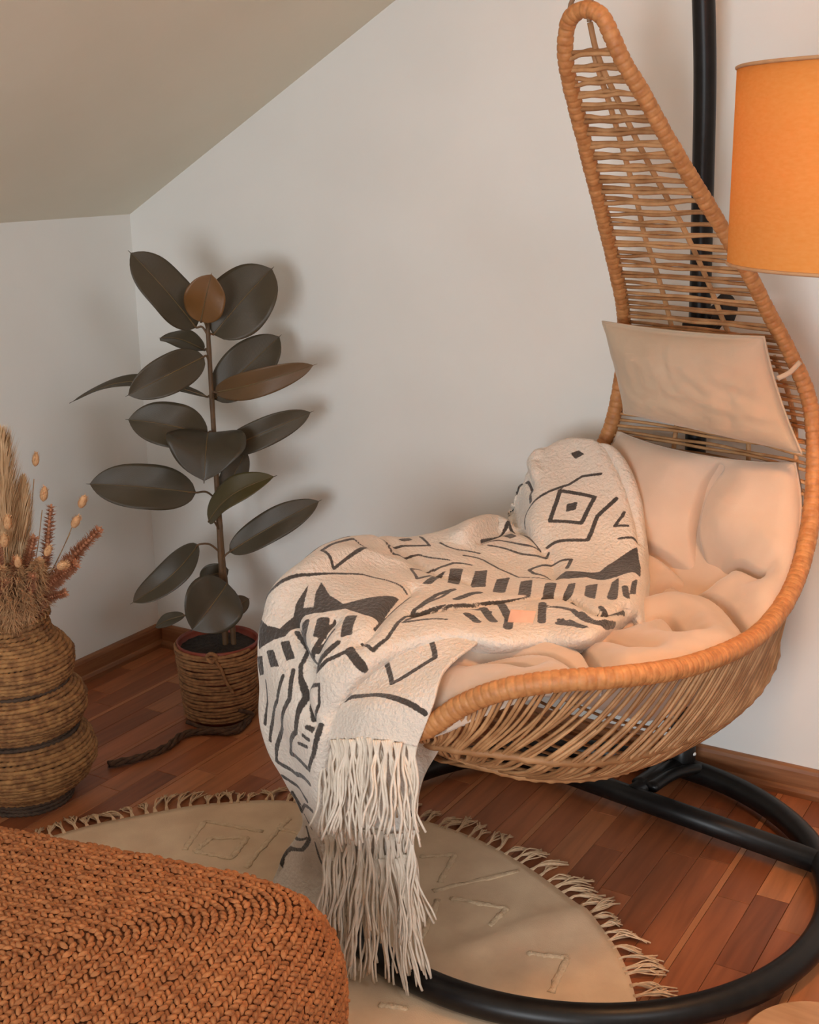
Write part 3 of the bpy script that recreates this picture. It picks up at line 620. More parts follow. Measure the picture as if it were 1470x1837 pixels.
# baseboards: upright board with a rounded top and a quarter-round shoe
def baseboard(name, p0, p1, nrm):
    prof = [(0, 0), (.021, 0), (.021, .012), (.017, .019), (.0135, .022), (.0135, .058), (.011, .066), (.006, .070), (0, .070)]
    V = [tuple(np.array(p)+np.array(nrm)*d+np.array([0, 0, z])) for p in (p0, p1) for d, z in prof]; n = len(prof)
    F = [(i, (i+1) % n, n+(i+1) % n, n+i) for i in range(n)]+[tuple(range(n-1, -1, -1)), tuple(range(n, 2*n))]
    return structure(mesh(name, V, F, 'baseboard', smooth=False))
baseboard('baseboard_back', (XL+.021, YB, 0), (XR, YB, 0), (0, -1, 0))
baseboard('baseboard_left', (XL, YB, 0), (XL, YF, 0), (1, 0, 0))

# ================================================================== round rug
RC, RR = np.array([-1.283, 1.442]), .7285
fold = np.array(RUG_FOLD[0])
def rug_h(x, y):
    p = np.array([x, y]); best = 9
    for a, b in zip(fold[:-1], fold[1:]):
        t = np.clip(((p-a)@(b-a))/((b-a)@(b-a)), 0, 1); best = min(best, np.linalg.norm(p-a-t*(b-a)))
    h = .007+.011*math.exp(-(best/.030)**2)
    h += .0028*(1+mnoise.noise(Vector((x*7, y*7, 3.1))))
    return h
nr_, na_ = 40, 150; V = [(RC[0], RC[1], rug_h(*RC))]; F = []
for i in range(1, nr_+1):
    for j in range(na_):
        a = 2*PI*j/na_; r = RR*i/nr_*(1+.006*math.sin(9*a+1)); x, y = RC[0]+r*math.cos(a), RC[1]+r*math.sin(a); V.append((x, y, rug_h(x, y)))
for j in range(na_): F.append((0, 1+j, 1+(j+1) % na_))
for i in range(nr_-1):
    for j in range(na_): F.append((1+i*na_+j, 1+(i+1)*na_+j, 1+(i+1)*na_+(j+1) % na_, 1+i*na_+(j+1) % na_))
n0 = len(V); V += [(RC[0]+(v[0]-RC[0]), v[1], .0008) for v in V[1+(nr_-1)*na_:1+nr_*na_]]
for j in range(na_): F.append((1+(nr_-1)*na_+j, n0+j, n0+(j+1) % na_, 1+(nr_-1)*na_+(j+1) % na_))
F.append(tuple(n0+j for j in range(na_-1, -1, -1)))
rug = thing('round_rug', 'round cream cotton rug with fringed edge under the pouf and the black ring', 'rug', (RC[0], RC[1], 0))
mesh('woven_body', V, F, 'rug', rug)
for line in RUG_MOTIFS:
    P = spline([(x, y, 0) for x, y in line], max(12, int(60*sum(np.hypot(*(np.array(a)-np.array(b))) for a, b in zip(line[:-1], line[1:])))), cent=.5) if len(line) == 2 else np.vstack([np.linspace((*a, 0), (*b, 0), 14) for a, b in zip(line[:-1], line[1:])])
    P = P.copy()
    for p in P:
        p[2] = rug_h(p[0], p[1])+.0005; p[:2] += np.random.normal(0, .0008, 2)
    rad = .0065*(1+.18*np.random.randn(len(P)).clip(-1.5, 1.5))
    V, F = tube(P, rad, 8); V = np.array(V); zc = np.repeat(P[:, 2], 8); V[:, 2] = zc+(V[:, 2]-zc)*.38+np.random.normal(0, .0006, len(V))
    mesh('raised_motif', V, F, 'rug_pile', rug)
rt = random.Random(5)
def tassel(root, ang, zoff=0):
    out = []; c = np.array([math.cos(ang), math.sin(ang), 0]); t = np.array([-c[1], c[0], 0]); b = np.array([RC[0], RC[1], 0])+c*(RR-.004)
    lean = rt.uniform(-.6, .6); L = rt.uniform(.05, .08)
    for s in range(9):
        sp = rt.uniform(-.5, .5)+lean*.7; wig = rt.uniform(-.008, .008); off = rt.uniform(-.004, .004); up = rt.uniform(.003, .012)
        P = [b+t*off+[0, 0, .009], b+c*L*.22+t*(off*.4)+[0, 0, .009+up*.4], b+c*L*.6+t*(lean*L*.3+sp*L*.15+wig)+[0, 0, .004+up], b+c*L*rt.uniform(.85, 1.1)+t*(lean*L*.5+sp*L*.45)+[0, 0, .0035]]
        out.append(tube(spline(P, 7), .0017, 4))
    V, F = join(out); return mesh('tassel', V, F, 'rug_fringe', rug, smooth=True)
for i in range(176):
    tassel(rug, 2*PI*(i+rt.uniform(-.3, .3))/176)

# ================================================================== chair stand
PD = np.array([.112, .9937, 0.0])                       # from the ring's centre to the pole
RG, RT = .499, .0255
stand = thing('chair_stand', 'black steel chair stand with ring base and tall pole carrying the hanging chair', 'stand', CTR)
a = np.arange(160)*2*PI/160
mesh('base_ring', *tube(np.stack([CTR[0]+RG*np.cos(a), CTR[1]+RG*np.sin(a), np.full(160, RT+.0095)], 1), RT, 16, closed=True), 'black', stand)
BN = np.array([.17, .985, 0]); BN /= np.linalg.norm(BN); BT = np.array([BN[1], -BN[0], 0]); bm_ = CTR+BN*.302; hl = math.sqrt(RG**2-.302**2)-.012
mesh('crossbar', *tube([bm_-BT*hl+[0, 0, .036], bm_+BT*hl+[0, 0, .036]], .024, 14), 'black', stand)
pb = CTR+PD*RG
path = spline([pb+[0, 0, .05], pb+[0, 0, .3], pb-PD*.004+[0, 0, .7], pb-PD*.012+[0, 0, 1.0], pb-PD*.026+[0, 0, 1.3], pb-PD*.05+[0, 0, 1.62], pb-PD*.11+[0, 0, 1.86], pb-PD*.22+[0, 0, 2.02], pb-PD*.36+[0, 0, 2.07], pb-PD*.47+[0, 0, 2.03]], 90)
mesh('pole', *tube(path, .0225, 18), 'black', stand)
mesh('pole_sleeve', *tube([pb+[0, 0, .03], pb+[0, 0, .05], pb+[0, 0, .14]], [.031, .031, .029], 18), 'black', stand)
ft = bm_+BT*((pb-bm_)@BT)
mesh('strut', *tube([pb+[0, 0, .045], ft+BT*-.012+[0, 0, .042]], .022, 12), 'black', stand)
for sg in (-1, 1):                                     # curved gussets between pole, ring and strut
    e0 = CTR+RG*np.array([math.cos(math.atan2(PD[1], PD[0])-sg*.10), math.sin(math.atan2(PD[1], PD[0])-sg*.10), 0])+[0, 0, .05]
    e1 = ft*.85+pb*.15+BT*sg*.016+[0, 0, .056]; md = (e0+e1)/2+(pb-ft)*.10-BT*sg*.012
    gp = spline([e0, md, e1], 14); V, F = tube(gp, .011, 8, flat=1.6); mesh('gusset', V, F, 'black', stand)
for q in (-.028, .028):
    p = pb+np.array([PD[1], -PD[0], 0])*q+[0, 0, .075]
    mesh('bolt', *join([lathe([(.006, 0), (.006, .004), (.004, .006)], p, 10)]), 'window_frame', stand)
hk = pb-PD*.47+[0, 0, 2.03]
mesh('hook', *tube(spline([hk, hk+[0, 0, -.05], hk+[.02, 0, -.08], hk+[0, 0, -.105], hk+[-.018, 0, -.09]], 24), .006, 8), 'black', stand)
st = [np.array(p) for p in [(-.900, 2.605, 1.052), (-.868, 2.602, 1.060), (-.835, 2.596, 1.070), (-.820, 2.592, 1.100), (-.812, 2.590, 1.122), (-.800, 2.592, 1.104), (-.806, 2.594, 1.08)]]
sp_ = spline(st, 30); V, F = tube(sp_, .017, 8, flat=.22); mesh('safety_strap', V, F, 'strap', stand)
mesh('strap_knot', *tube(spline([sp_[10], sp_[13]+[.004, -.012, .004], sp_[16]+[0, -.006, .012], sp_[12]+[-.01, -.004, .016]], 14), .011, 8), 'strap', stand)

# ================================================================== hanging chair
chair = thing('hanging_chair', 'teardrop wicker hanging chair with wrapped rattan rim and open woven back', 'chair', CTR+np.array([0, 0, .33]))
rim_l = spline(RIM, 2400, True); rim = CWa(rim_l); n = len(rim)
ph = np.arange(n)/n*346*(1)                            # wraps
fr_ = ph % 1.0; idx = ph.astype(int); rw = np.random.RandomState(3).normal(0, .0003, 347)
rr_ = np.interp(rim_l[:, 2], [.7, 1.05], [.0162, .0128])+.0019*np.minimum(1, 6*np.minimum(fr_, 1-fr_))+rw[idx % 346]
mesh('wrapped_rim', *tube(rim, rr_, 12, closed=True), 'rattan', chair)
half = spline(RIM_HALF, 600); hz = half
def rim_at(t, side):                                   # t 0 top .. 1 lip
    i = np.clip(t, 0, 1)*599; k = int(i); f = i-k; p = half[k]*(1-f)+half[min(k+1, 599)]*f
    return np.array([p[0], p[1]*side, p[2]])
def t_of_z(z, lo=0, hi=.62):
    k = np.argmin(np.abs(half[:360, 2]-z)); return k/599
T0, T1 = t_of_z(1.578), np.argmin(np.hypot(half[:, 0]+.306, half[:, 2]-.67))/599
def back_pt(t, f, side_sign=1):
    """point on the woven back: f 0 far rim .. 1 near rim, at rim parameter t"""
    A, B = rim_at(t, -1), rim_at(t, 1); p = A*(1-f)+B*f
    depth = np.interp(p[2], [.55, .67, .81, .95, 1.1, 1.6], [.14, .125, .035, .012, .004, 0]); p[0] -= depth*(1-(2*f-1)**2)
    return p
CR_ = .0036
def cord(P, r=CR_, k=6, nseg=16, name='cord', mat='cord'):
    V, F = tube(CWa(spline(P, nseg)), r, k); return mesh(name, V, F, mat, chair)
rows = 42; rc = random.Random(21); RODS = (.30, .66)
for i in range(rows):
    t = T0+(T1-T0)*i/(rows-1); dt = (T1-T0)/rows; thick = CR_ if i > 12 else .0043
    for sgn in (-1, 1):
        e0, e1 = rc.uniform(.10, .30)*sgn, rc.uniform(.08, .24)*sgn
        if rc.random() < .25: e1 = -e1
        P = [back_pt(t+dt*e0, .03), back_pt(t+dt*e0*.95, .14), back_pt(t+dt*sgn*.10+.2*dt*rc.uniform(-1, 1)*.3, RODS[0]), back_pt(t+dt*sgn*.20*rc.choice((1, 1, .3)), .48), back_pt(t+dt*sgn*.08, RODS[1]), back_pt(t+dt*e1, .86), back_pt(t+dt*e1, .97)]
        P = [p+np.array([.003*sgn, 0, 0]) for p in P]
        cord(P, thick)
for f0, f1, ta in ((.5, .30, .045), (.55, .66, .02), (.88, .90, .34)):
    ts = np.linspace(ta, T1+.01, 26); P = []
    for j, t in enumerate(ts):
        w = min(1, j/9); f = f0*(1-w)+f1*w; P.append(back_pt(t, f)+np.array([-.006, 0, 0]))
    cord(P, .0052, 7, 60, 'upright_rod')
# basket: two lower hoops and slanting canes from the rim
R1H = [(-.43, 0, .50), (-.41, .13, .495), (-.335, .235, .470), (-.20, .283, .432), (-.07, .292, .415), (.118, .302, .430), (.275, .298, .458), (.36, .262, .472), (.42, .185, .480), (.455, .10, .474), (.468, 0, .468)]
R2H = [(-.30, 0, .372), (-.26, .12, .352), (-.15, .185, .335), (.04, .2, .336), (.2, .195, .362), (.32, .145, .390), (.385, .075, .418), (.405, 0, .428)]
def hoop(Hf, nm, r):
    full = Hf+[(d, -s, z) for d, s, z in Hf[-2:0:-1]]; P = CWa(spline(full, 300, True)); k = np.arange(300)
    mesh(nm, *tube(P, r*(1+.22*np.clip(np.sin(k/300*2*PI*62), -.2, 1)), 8, closed=True), 'cord', chair)
    return spline(Hf, 400)
h1 = hoop(R1H, 'basket_hoop', .0075); h2 = hoop(R2H, 'basket_hoop', .007)
def on(Hs, t, side):
    i = np.clip(t, 0, 1)*399; k = int(i); f = i-k; p = Hs[k]*(1-f)+Hs[min(k+1, 399)]*f; return np.array([p[0], p[1]*side, p[2]])
TB = np.argmin(np.hypot(half[:, 0]+.40, half[:, 2]-.79))/599
def by_angle(Hs, ang, side):                           # hoop point seen at an angle round the bowl (pi back .. 0 front)
    th = np.arctan2(Hs[:, 1], Hs[:, 0]-.05); k = np.argsort(th); return np.array([np.interp(ang, th[k], Hs[k, c]) for c in range(3)])*np.array([1, side, 1])
for side, cnt in ((1, 96), (-1, 44)):
    for i in range(cnt):
        q = (i+rc.uniform(-.33, .33))/(cnt-1); q = min(max(q, 0), 1); a_ = rim_at(TB+(1-TB)*q, 1)
        th = math.atan2(a_[1], a_[0]-.05); sh = min(1, th/.9)*(.36+rc.uniform(-.05, .05)); t1, t2 = max(0, th-sh), max(0, th-sh*1.75)
        a_ = a_*np.array([1, side, 1]); b_, c_ = by_angle(h1, t1, side), by_angle(h2, t2, side)
        mid = (a_+b_)/2; mid[1] += side*.010; mid[2] -= .006
        P = [a_, mid, b_+np.array([0, side*.004, 0]), (b_+c_)/2+np.array([0, side*.010, -.008]), c_]
        cord(P, rc.uniform(.0028, .0040), 5, 13, 'cane')
for i in range(18):                                    # floor of the basket
    q = .06+.86*i/17; p0, p1 = on(h2, q, 1), on(h2, min(1, q+.03), -1); md = (p0+p1)/2; md[2] -= .022
    cord([p0, md, p1], .0034, 5, 10, 'cane')
# ropes that carry it
tp = CW(0, 0, 1.645)
for sx in (-.030, .012):
    b0 = tp+SD*sx+[0, 0, .012]; P = spline([b0+FD*.018+[0, 0, -.03], b0+FD*.019+[0, 0, -.005], b0+[0, 0, .03], tp*.5+hk*.5+SD*sx*.6+[0, 0, -.04], hk+[0, 0, -.10]], 30)
    mesh('suspension_rope', *tube(P, .0042, 7), 'rope_light', chair)

# ================================================================== seat cushion
NP, NQ = 170, 230
pp, qq = np.meshgrid(np.linspace(-1, 1, NP), np.linspace(0, 1, NQ)); shape = pp.shape
base = cushion_pts(pp, qq).reshape(shape+(3,))
def normals(Gd):
    du = np.gradient(Gd, axis=1); dv = np.gradient(Gd, axis=0); nn = np.cross(du, dv); nn /= np.maximum(np.linalg.norm(nn, axis=2, keepdims=True), 1e-9)
    if nn[..., 2].mean() < 0: nn = -nn
    return nn
def poly_dist(Pts, line, mg=.07):
    best = np.full(len(Pts), 9.0)
    lo, hi = line.min(0)-mg, line.max(0)+mg; sel = np.where(((Pts > lo) & (Pts < hi)).all(1))[0]; Q = Pts[sel]; bq = np.full(len(Q), 81.0)
    for a, b in zip(line[:-1], line[1:]):
        ab = b-a; t = np.clip(((Q-a)@ab)/max(ab@ab, 1e-12), 0, 1); e = Q-a-t[:, None]*ab; bq = np.minimum(bq, (e*e).sum(1))
    best[sel] = np.sqrt(bq)
    return best
nb = normals(base); flat = base.reshape(-1, 3); disp = np.zeros(len(flat))
for dep, wd, line in CREASES:
    if len(line) < 2: continue
    L = np.array(line); Lp = spline(np.c_[L, np.zeros(len(L))], 24)[:, :2]; L3 = cushion_pts(Lp[:, 0], Lp[:, 1]); dd = poly_dist(flat, L3, .25)
    taper = 1.0
    disp -= taper*(dep*1.35*np.exp(-(dd/(wd*.40))**2)+dep*1.15*np.exp(-(dd/(wd*2.9))**2))
for k in range(len(flat)):
    x, y, z = flat[k]; disp[k] += .006*mnoise.noise(Vector((x*9, y*9, z*9)))+.0022*mnoise.noise(Vector((x*30+3, y*30, z*30)))
rnd = lambda x: np.sqrt(np.clip(1-(1-np.clip(x, 0, 1))**2, 0, 1))
edge = rnd((1-np.abs(pp))/.16)*rnd(qq/.13)*rnd((1-qq)/.07)
top = base+nb*(disp.reshape(shape)*edge+.016+.040*(edge-1))[..., None]
bot = base.copy(); dn_ = .026+.105*edge*np.interp(qq, [.62, .86], [1, .12]); back_ = np.interp(qq, [0, .22, .45], [1, .6, 0])
bot[..., 0] -= dn_*back_*.35; bot[..., 2] -= dn_*(1-back_)+.004; bot[..., 1] *= 1-.07*edge; bot[..., 0] = np.where(qq > .6, bot[..., 0]*(1-.06*edge), bot[..., 0])
V = np.vstack([CWa(top).reshape(-1, 3), CWa(bot).reshape(-1, 3)]); F = grid_faces(NQ, NP); n1 = NP*NQ
F2 = [tuple(n1+i for i in reversed(f)) for f in F]
loop = [j for j in range(NP)]+[i*NP+NP-1 for i in range(1, NQ)]+[(NQ-1)*NP+j for j in range(NP-2, -1, -1)]+[i*NP for i in range(NQ-2, 0, -1)]
F += F2+[(loop[(i+1) % len(loop)], loop[i], n1+loop[i], n1+loop[(i+1) % len(loop)]) for i in range(len(loop))]
o = mesh('seat_cushion', V, F, 'cushion', at=CW(.05, 0, .55)); tag(o, 'plump beige tufted seat cushion filling the hanging chair', 'cushion')

# ================================================================== head pillow
PC = {'tl': (-.275, -.172, 1.082), 'tr': (-.27, .205, 1.085), 'bl': (-.335, -.155, .885), 'br': (-.335, .262, .862)}
n = 56; U, Vv = np.meshgrid(np.linspace(-1, 1, n), np.linspace(-1, 1, n)); e = lambda x: np.asarray(x, float)
tl, tr_, bl, br = (e(PC[k]) for k in ('tl', 'tr', 'bl', 'br'))
def pl(u, v):
    pinch_u = u*(1-.045*(1-v**2)); pinch_v = v*(1-.055*(1-u**2)); s, t = (pinch_u+1)/2, (pinch_v+1)/2
    return (tl*(1-s)[..., None]+tr_*s[..., None])*(1-t)[..., None]+(bl*(1-s)[..., None]+br*s[..., None])*t[..., None]
mid = pl(U, Vv); nn = np.cross(tr_-tl, bl-tl); nn /= np.linalg.norm(nn); nn *= np.sign(nn[0])
thk = .062*((1-np.abs(U)**2.6)*(1-np.abs(Vv)**2.6))**.6
wr = np.array([[.0035*mnoise.noise(Vector((a*7.0, b*5.0, 4.7)))-.008*math.exp(-((a-.62+.25*b)/.05)**2)*max(0, 1-abs(b-.1)/.7)-.006*math.exp(-((a-.80)/.04)**2)*max(0, 1-abs(b+.3)/.6)-.006*math.exp(-((a+.02-.1*b)/.05)**2)*max(0, -b)+.0035*mnoise.noise(Vector((a*3.0, b*3.0, 1.7)))+.0045*max(0, 1-abs((a-.05-.12*b)/.05))*max(0, -b-.2)+.003*max(0, 1-abs((a-.62+.2*b)/.07))*max(0, 1-abs(b+.1)) for a, b in zip(r1, r2)] for r1, r2 in zip(U, Vv)])
fr2 = mid+nn*(thk+wr*(thk/.05))[..., None]; bk = mid-nn*(thk*.75)[..., None]
V = np.vstack([CWa(fr2).reshape(-1, 3), CWa(bk).reshape(-1, 3)]); F = grid_faces(n, n); F += [tuple(n*n+i for i in reversed(f)) for f in F]
loop = [j for j in range(n)]+[i*n+n-1 for i in range(1, n)]+[(n-1)*n+j for j in range(n-2, -1, -1)]+[i*n for i in range(n-2, 0, -1)]
F += [(loop[(i+1) % len(loop)], loop[i], n*n+loop[i], n*n+loop[(i+1) % len(loop)]) for i in range(len(loop))]
pil = thing('head_pillow', 'small greige pillow propped against the woven chair back', 'pillow', CW(-.33, .05, .87))
mesh('pillow_body', V, F, 'pillow', pil)
mesh('seam', *tube(CWa(mid.reshape(-1, 3)[loop])+0, .0022, 5, closed=True), 'pillow', pil)
tie = [br*.35+tr_*.65, br*.35+tr_*.65+e((-.01, .018, .012)), br*.3+tr_*.7+e((-.03, .032, .02))]
mesh('tie', *tube(CWa(spline(tie, 10)), .005, 6, flat=.3), 'pillow', pil)

# ================================================================== throw blanket
blanket = thing('throw_blanket', 'cream woven throw with black geometric pattern and long fringe draped over the chair', 'blanket', CW(.3, -.1, .02))
def sheet(name, ctrl, na, nb_, ink, fills, wav, seed, folds=()):
    ctrl = np.array(ctrl); a, b = np.meshgrid(np.linspace(0, len(ctrl)-1, na), np.linspace(0, ctrl.shape[1]-1, nb_), indexing='ij')
    P = grid_eval(ctrl, a, b); flat = P.reshape(-1, 3)
    sd = np.full(len(flat), .05)
    for closed, w, line in ink:
        L = np.array(line+[line[0]] if closed else line, float)
        seg = [np.linspace(p, q, 7) for p, q in zip(L[:-1], L[1:])]; L = np.vstack(seg)
        L3 = grid_eval(ctrl, L[:, 0], L[:, 1]); sd = np.minimum(sd, poly_dist(flat, L3)-w/2)
    for poly in fills:
        Q = np.array(poly); x, y = a.ravel(), b.ravel(); ins = np.zeros(len(x), bool); j = len(Q)-1
        for i in range(len(Q)):
            c = ((Q[i, 1] > y) != (Q[j, 1] > y)) & (x < (Q[j, 0]-Q[i, 0])*(y-Q[i, 1])/(Q[j, 1]-Q[i, 1]+1e-12)+Q[i, 0]); ins ^= c; j = i
        L = np.vstack([np.linspace(p, q, 6) for p, q in zip(Q, np.roll(Q, -1, 0))]); L3 = grid_eval(ctrl, L[:, 0], L[:, 1])
        ed = poly_dist(flat, L3); sd = np.minimum(sd, np.where(ins, -ed, ed)-.0006)
    nn = normals_any(P); W = CWa(P).reshape(-1, 3); d = np.zeros(len(W)); rs = np.random.RandomState(seed)
    for k in range(len(W)):
        x, y, z = W[k]; d[k] = wav*(mnoise.noise(Vector((x*6+seed, y*6, z*6)))+.5*mnoise.noise(Vector((x*15, y*15+seed, z*15))))
    for dep, wd, line in folds:
        L = np.array(line, float); L = spline(np.c_[L, np.zeros(len(L))], 40)[:, :2]; dd = poly_dist(flat, grid_eval(ctrl, L[:, 0], L[:, 1])); d -= dep*np.exp(-(dd/wd)**2)
    W = W+(nn.reshape(-1, 3)@np.stack([FD, SD, [0, 0, 1]]))*d[:, None]
    W[:, 2] = np.maximum(W[:, 2], .017)
    o = mesh(name, W, grid_faces(na, nb_), 'blanket', blanket)
    at_ = o.data.attributes.new('ink', 'FLOAT', 'POINT'); at_.data.foreach_set('value', sd.astype(np.float32))
    so = o.modifiers.new('thickness', 'SOLIDIFY'); so.thickness = .006; so.offset = -1
    return W.reshape(na, nb_, 3)
def normals_any(Gd):
    nn = np.cross(np.gradient(Gd, axis=1), np.gradient(Gd, axis=0)); nn /= np.maximum(np.linalg.norm(nn, axis=2, keepdims=True), 1e-9)
    return nn if nn[..., 2].mean() > 0 else -nn
W1 = sheet('draped_cloth', BLANKET_MAIN, 560, 200, INK_MAIN, FILL_MAIN, .009, 1, FOLDS_MAIN)
W2 = sheet('folded_end', BLANKET_END, 130, 100, INK_END, [], .004, 5)
W3 = sheet('hanging_back', BLANKET_BACK, 110, 90, INK_BACK, [], .006, 9)
rf = random.Random(31)
TOC = -c_f*np.array([1, 1, 0]); TOC /= np.linalg.norm(TOC); RGT = np.array([-TOC[1], TOC[0], 0])
def strand(p, q_knot, L, drift, out, r, ph, mat='fringe'):
    pts = [p+[0, 0, .004], q_knot]; n_ = 7
    for k in range(2, n_+1):
        f = k/n_; q = p*(1-min(1, f*2))+q_knot*min(1, f*2); q = np.array([q[0], q[1], p[2]-L*f])+RGT*(drift*f**1.4+.0035*math.sin(f*9+ph))+TOC*(out*math.sin(f*1.7)+.002*math.cos(f*8+ph)); q[2] = max(q[2], .013); pts.append(q)
    V, F = tube(spline(pts, 14), [r*(1-.2*(k/13))*(1+.1*(k % 2)) for k in range(14)], 5); mesh('fringe_strand', V, F, mat, blanket)
def fringe(edge, clumps, per, L0, L1, out, spread, jitter=.006):
    E = spline(edge, 200)
    for i in range(clumps):
        f = (i+rf.uniform(-.25, .25))/(clumps-1); c = E[int(np.clip(f, 0, 1)*199)]+TOC*rf.uniform(-.002, jitter); dr = rf.uniform(-.5, .5)*spread+(f-.5)*spread*.5; Lc = rf.uniform(L0, L1)
        kn = c+[0, 0, -.016]+TOC*.004
        for k in range(per):
            g = (k-(per-1)/2)/per; strand(c+RGT*g*.016, kn+RGT*g*.0035, Lc*rf.uniform(.88, 1.06), dr+g*.022+rf.uniform(-.008, .008), out+rf.uniform(0, .012), rf.uniform(.0021, .0029), rf.uniform(0, 6))
fringe(W2[-1][3:-3], 21, 4, .13, .18, .018, .05, .012)
fringe(W3[-40][8:-6]+TOC*.016, 18, 4, .15, .21, .016, .05, .016)
fringe(W3[-12][4:-4]+TOC*.012, 17, 5, .17, .235, .02, .055, .018)
fringe(W1[-6][40:-12], 8, 3, .05, .07, .05, .03)
tg = [np.array(q) for q in [(-.940, 1.862, .622), (-.905, 1.886, .618), (-.902, 1.905, .652), (-.938, 1.880, .657)]]
V = np.array(tg+[q-np.array([-.001, .002, .002]) for q in tg]); mesh('care_tag', V, [(0, 1, 2, 3), (7, 6, 5, 4), (0, 4, 5, 1), (1, 5, 6, 2), (2, 6, 7, 3), (3, 7, 4, 0)], 'tag', blanket, smooth=False)
# ================================================================== woven pouf
PCN, PA, PHh = np.array([-1.262, .962]), .400, .372
pouf = thing('woven_pouf', 'large square woven jute pouf with braided rust-brown cover on the rug', 'pouf', (PCN[0], PCN[1], .012))
PROT = .19
def pouf_pt(u, ang):
    """u 0 centre of the top .. 1 foot; ang around"""
    n = 7.0; ca, sa = math.cos(ang), math.sin(ang); k = (abs(ca)**n+abs(sa)**n)**(-1/n)
    ph = u*1.62                                        # along the profile
    if ph < .62: rr, zz = ph/.62*.80, PHh-.012*(ph/.62)**2
    else:
        t = (ph-.62)/1.0; th = t*PI/2*1.55; rr = .80+.20*math.sin(min(th, PI*.85)); zz = (PHh-.012)*(1-t) if False else (.20+(PHh-.012-.20)*math.cos(th)) if th < PI/2 else .20-(th-PI/2)/(PI/2*.55)*.19
    x, y = rr*PA*k*ca, rr*PA*k*sa; c, s = math.cos(PROT), math.sin(PROT)
    return np.array([PCN[0]+x*c-y*s, PCN[1]+x*s+y*c, max(zz, .0)+.016])
nu, na2 = 40, 96; V = []; F = []
for i in range(nu+1):
    for j in range(na2): V.append(pouf_pt(.02+.98*i/nu, 2*PI*j/na2))
for i in range(nu):
    for j in range(na2): F.append((i*na2+j, i*na2+(j+1) % na2, (i+1)*na2+(j+1) % na2, (i+1)*na2+j))
F.append(tuple(range(na2-1, -1, -1))); F.append(tuple(nu*na2+j for j in range(na2)))
V = np.array(V); mid = np.array([PCN[0], PCN[1], .2]); V = mid+(V-mid)*.985
mesh('core', V, F, 'pouf_core', pouf)
# braided rows: slanting stitches in herringbone pairs
st_v = []; st_f = []; rows_n = 72; rs = random.Random(8)
sv = []; sf = []
ring_k = 6
lon = [(-1, .0), (-.62, .78), (0, 1.0), (.62, .78), (1, .0)]
pu = np.linspace(0, .99, 400); pr_ = np.array([pouf_pt(q, .01) for q in pu]); pl2 = np.r_[0, np.cumsum(np.linalg.norm(np.diff(pr_, axis=0), axis=1))]; uu = np.interp(np.linspace(.01, pl2[-1]-.004, rows_n), pl2, pu)
def stitch(p, t, b, nrm, L, wd, hgt):
    vs_ = []
    for x, s in lon:
        if s == 0: vs_.append(p+t*x*L)
        else:
            for q in range(4):
                aa = PI*q/3; vs_.append(p+t*x*L+b*(math.cos(aa)*wd*s)+nrm*(math.sin(aa)*hgt*s))
    f = []
    for q in range(3): f.append((0, 1+q+1, 1+q)); f.append((13, 9+q, 9+q+1))
    for s in range(2):
        for q in range(3): f.append((1+s*4+q, 1+s*4+q+1, 1+s*4+5+q, 1+s*4+4+q))
    return vs_, f
AV = []; AF = []; off = 0
for i, u in enumerate(uu):
    loopp = np.array([pouf_pt(u, 2*PI*j/200) for j in range(200)]); nxt = np.array([pouf_pt(min(u+.01, 1), 2*PI*j/200) for j in range(200)])
    Ls = np.r_[0, np.cumsum(np.linalg.norm(np.roll(loopp, -1, 0)-loopp, axis=1))]; tot = Ls[-1]; cnt = max(6, int(tot/.0112))
    for k in range(cnt):
        s = (k+.5*(i % 2)+rs.uniform(-.12, .12))/cnt % 1*tot; j = int(np.searchsorted(Ls, s)-1) % 200; f = (s-Ls[j])/max(1e-6, Ls[j+1]-Ls[j])
        p = loopp[j]*(1-f)+loopp[(j+1) % 200]*f; t = loopp[(j+1) % 200]-loopp[j]; t /= np.linalg.norm(t)
        dn = nxt[j]-loopp[j]; dn -= t*(dn@t); dn /= max(1e-9, np.linalg.norm(dn)); nrm = np.cross(dn, t)
        if nrm@(p-mid) < 0: nrm = -nrm
        if (p-CAM_POS)@nrm > .25*np.linalg.norm(p-CAM_POS) and p[2] < .1: continue
        sl = .55 if i % 2 else -.55; sl += rs.uniform(-.15, .15); d1 = t*math.cos(sl)+dn*math.sin(sl); d2 = -t*math.sin(sl)+dn*math.cos(sl)
        v, fc = stitch(p+nrm*rs.uniform(-.0015, .0025), d1, d2, nrm, rs.uniform(.0074, .0094), rs.uniform(.0036, .0046), rs.uniform(.0042, .0062)); AV += v; AF += [tuple(q+off for q in x) for x in fc]; off += len(v)
o = mesh('braided_cover', np.array(AV), AF, 'pouf', pouf); o['kind'] = 'stuff'

# ================================================================== seagrass vase with dried grasses
VC = np.array([-2.155, 1.835, 0])
vase = thing('seagrass_vase', 'three-tiered coiled seagrass vase standing by the left wall', 'vase', VC)
prof = [(0, .098), (.028, .100), (.040, .108), (.062, .140), (.098, .158), (.120, .160), (.150, .148), (.172, .126), (.182, .122), (.195, .132), (.222, .147), (.240, .148), (.265, .138), (.284, .116), (.294, .112), (.308, .122), (.335, .129), (.355, .126), (.378, .112), (.395, .092), (.410, .082), (.436, .078), (.448, .080)]
pz, pr = np.array([p[0] for p in prof]), np.array([p[1] for p in prof])
Lp = np.r_[0, np.cumsum(np.hypot(np.diff(pz), np.diff(pr)))]; rows_v = 54
lin = lathe([(float(np.interp(z, pz, pr))-.006, z) for z in np.linspace(.004, .444, 50)]+[(.06, .444), (.058, .36), (.05, .30)], VC, 40)
mesh('lining', *lin, 'dark_seagrass', vase)
